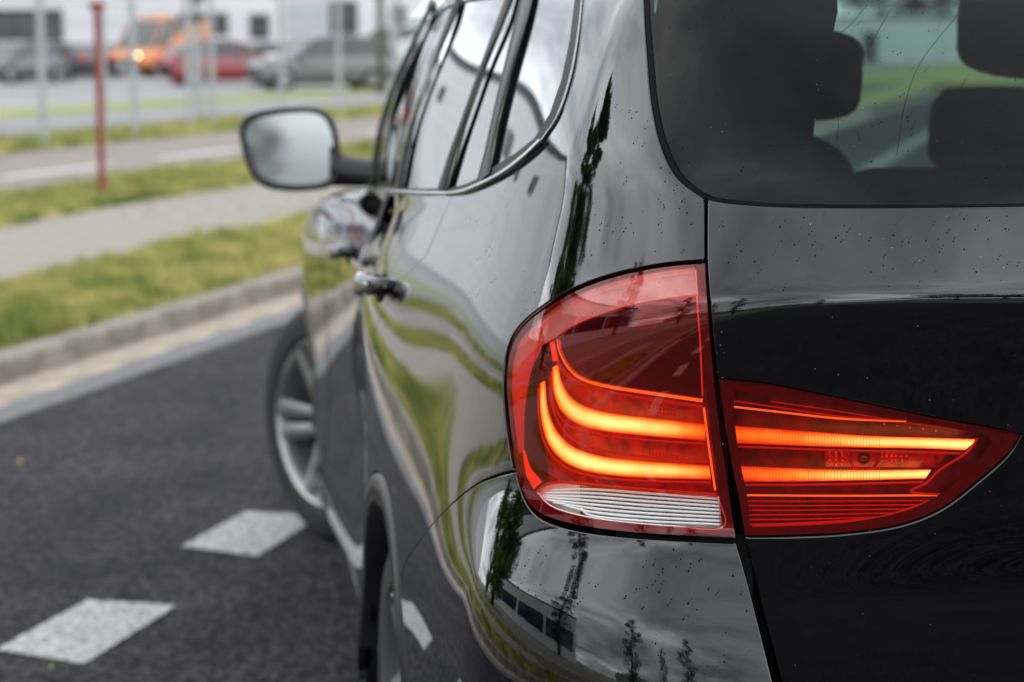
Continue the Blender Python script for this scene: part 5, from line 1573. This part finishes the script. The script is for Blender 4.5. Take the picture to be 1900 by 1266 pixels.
M_hloff = material('headlight_glass', (.55, .57, .6), .12, metal=.5)
M_tl = material('rear_light_red', (.45, .02, .02), .25, emit=(1, .08, .05), estr=.25)
M_tlon = material('rear_light_lit', (.6, .05, .03), .25, emit=(1, .25, .12), estr=1.5)
def cp(n_, c, m=.0): return material(n_, c, .3, metal=m, coat=1)
hd = math.radians(7)
vehicle('parked_car', 'dark grey car at the left edge of the parking lot, nose to the left', 22, 152, math.radians(150), 4.4, 1.78, 1.42, cp('anthracite_paint', (.05, .05, .055)))
vehicle('parked_car', 'black hatchback showing a red rear light, left of the red post', 118, 147, math.radians(40), 4.1, 1.75, 1.40, cp('black_car_paint', (.012, .012, .015)))
vehicle('parked_car', 'silver car with bright bonnet behind the red post', 205, 141, math.radians(215), 4.5, 1.8, 1.42, cp('silver_paint', (.5, .5, .52), .2))
van = vehicle('orange_van', 'orange van with a lit headlight in the parking lot', 296, 141, math.radians(146), 5.2, 2.1, 2.5, cp('orange_paint', (.62, .19, .03)), 'van', lit=True, cat='van')
mb = MB(); mb.bbox(-.25, .25, -.6, .6, 2.40, 2.55, .04); mb.build('beacon_bar', material('amber_beacon', (.7, .25, .03), .3), van)
vehicle('parked_car', 'red car parked just right of the orange van', 420, 158, math.radians(-72), 4.2, 1.76, 1.45, cp('red_car_paint', (.24, .022, .028)))
vehicle('parked_car', 'mid grey estate with dark bumper right of the red car, nearest to the fence', 596, 166, math.radians(103), 4.2, 1.86, 1.55, cp('pale_grey_paint', (.15, .155, .165)), 'suv')
vehicle('parked_car', 'white car half hidden behind the red car', 470, 140, math.radians(100), 4.4, 1.78, 1.45, cp('white_car_paint', (.72, .73, .74)))
vehicle('parked_car', 'light silver car behind the mid grey estate', 590, 140, math.radians(95), 4.4, 1.78, 1.45, cp('light_silver_paint', (.55, .56, .58), .2))
v_ = vehicle('parked_van', 'white van with glowing red rear light behind the slender tree', 738, 150, math.radians(80), 5.0, 1.95, 2.0, cp('white_van_paint', (.66, .66, .68)), 'van', cat='van')
for ch in v_.children:
    if ch.name.startswith('rear_light'): ch.data.materials[0] = M_tlon
vehicle('parked_car', 'dark green car standing beyond the black hatchback', -60, 143, math.radians(200), 4.4, 1.78, 1.45, cp('dark_green_paint', (.03, .05, .045)))

# fallen leaves on the asphalt
def leaf(px, py, size, rot, colr, label):
    d = pray(px, py); t = (0 - CAM[2]) / d[2]; p = CAM + t * d
    V = [(0, 0, 0)]; n = 14
    for i in range(n):
        a = 2 * math.pi * i / n; rr = size * (.75 + .25 * math.cos(5 * a)) * (1 + .15 * math.sin(3 * a)); V.append((rr * math.cos(a), .7 * rr * math.sin(a), .004 + .006 * math.sin(2 * a)))
    F = [(0, 1 + i, 1 + (i + 1) % n) for i in range(n)]
    o = mesh_obj('fallen_leaf', V, F, material('leaf_' + colr[0], colr[1], .6), None); o.location = (p[0], p[1], .006); o.rotation_euler = (0, 0, rot)
    tag(o, label, 'leaf')
leaf(40, 860, .022, .4, ('yellow', (.45, .28, .03)), 'small yellow leaf lying on the asphalt near the kerb')
leaf(92, 1243, .012, 1.2, ('green', (.22, .27, .05)), 'tiny green leaf on the asphalt below the nearest white marking')
pm = MB()
for _ in range(420):
    s_, n_ = rnd.uniform(-1, 7), rnd.uniform(.2, 3.7); x, y, _z = rw(s_, n_); r_ = rnd.uniform(.002, .005)
    pm.add([(x - r_, y, .001), (x, y - r_, .001), (x + r_, y, .001), (x, y + r_, .001), (x, y, .001 + r_)], [(0, 1, 4), (1, 2, 4), (2, 3, 4), (3, 0, 4)])
tag(pm.build('pebbles', M_conc), 'tiny pale grit scattered over the asphalt', 'grit', kind='stuff')
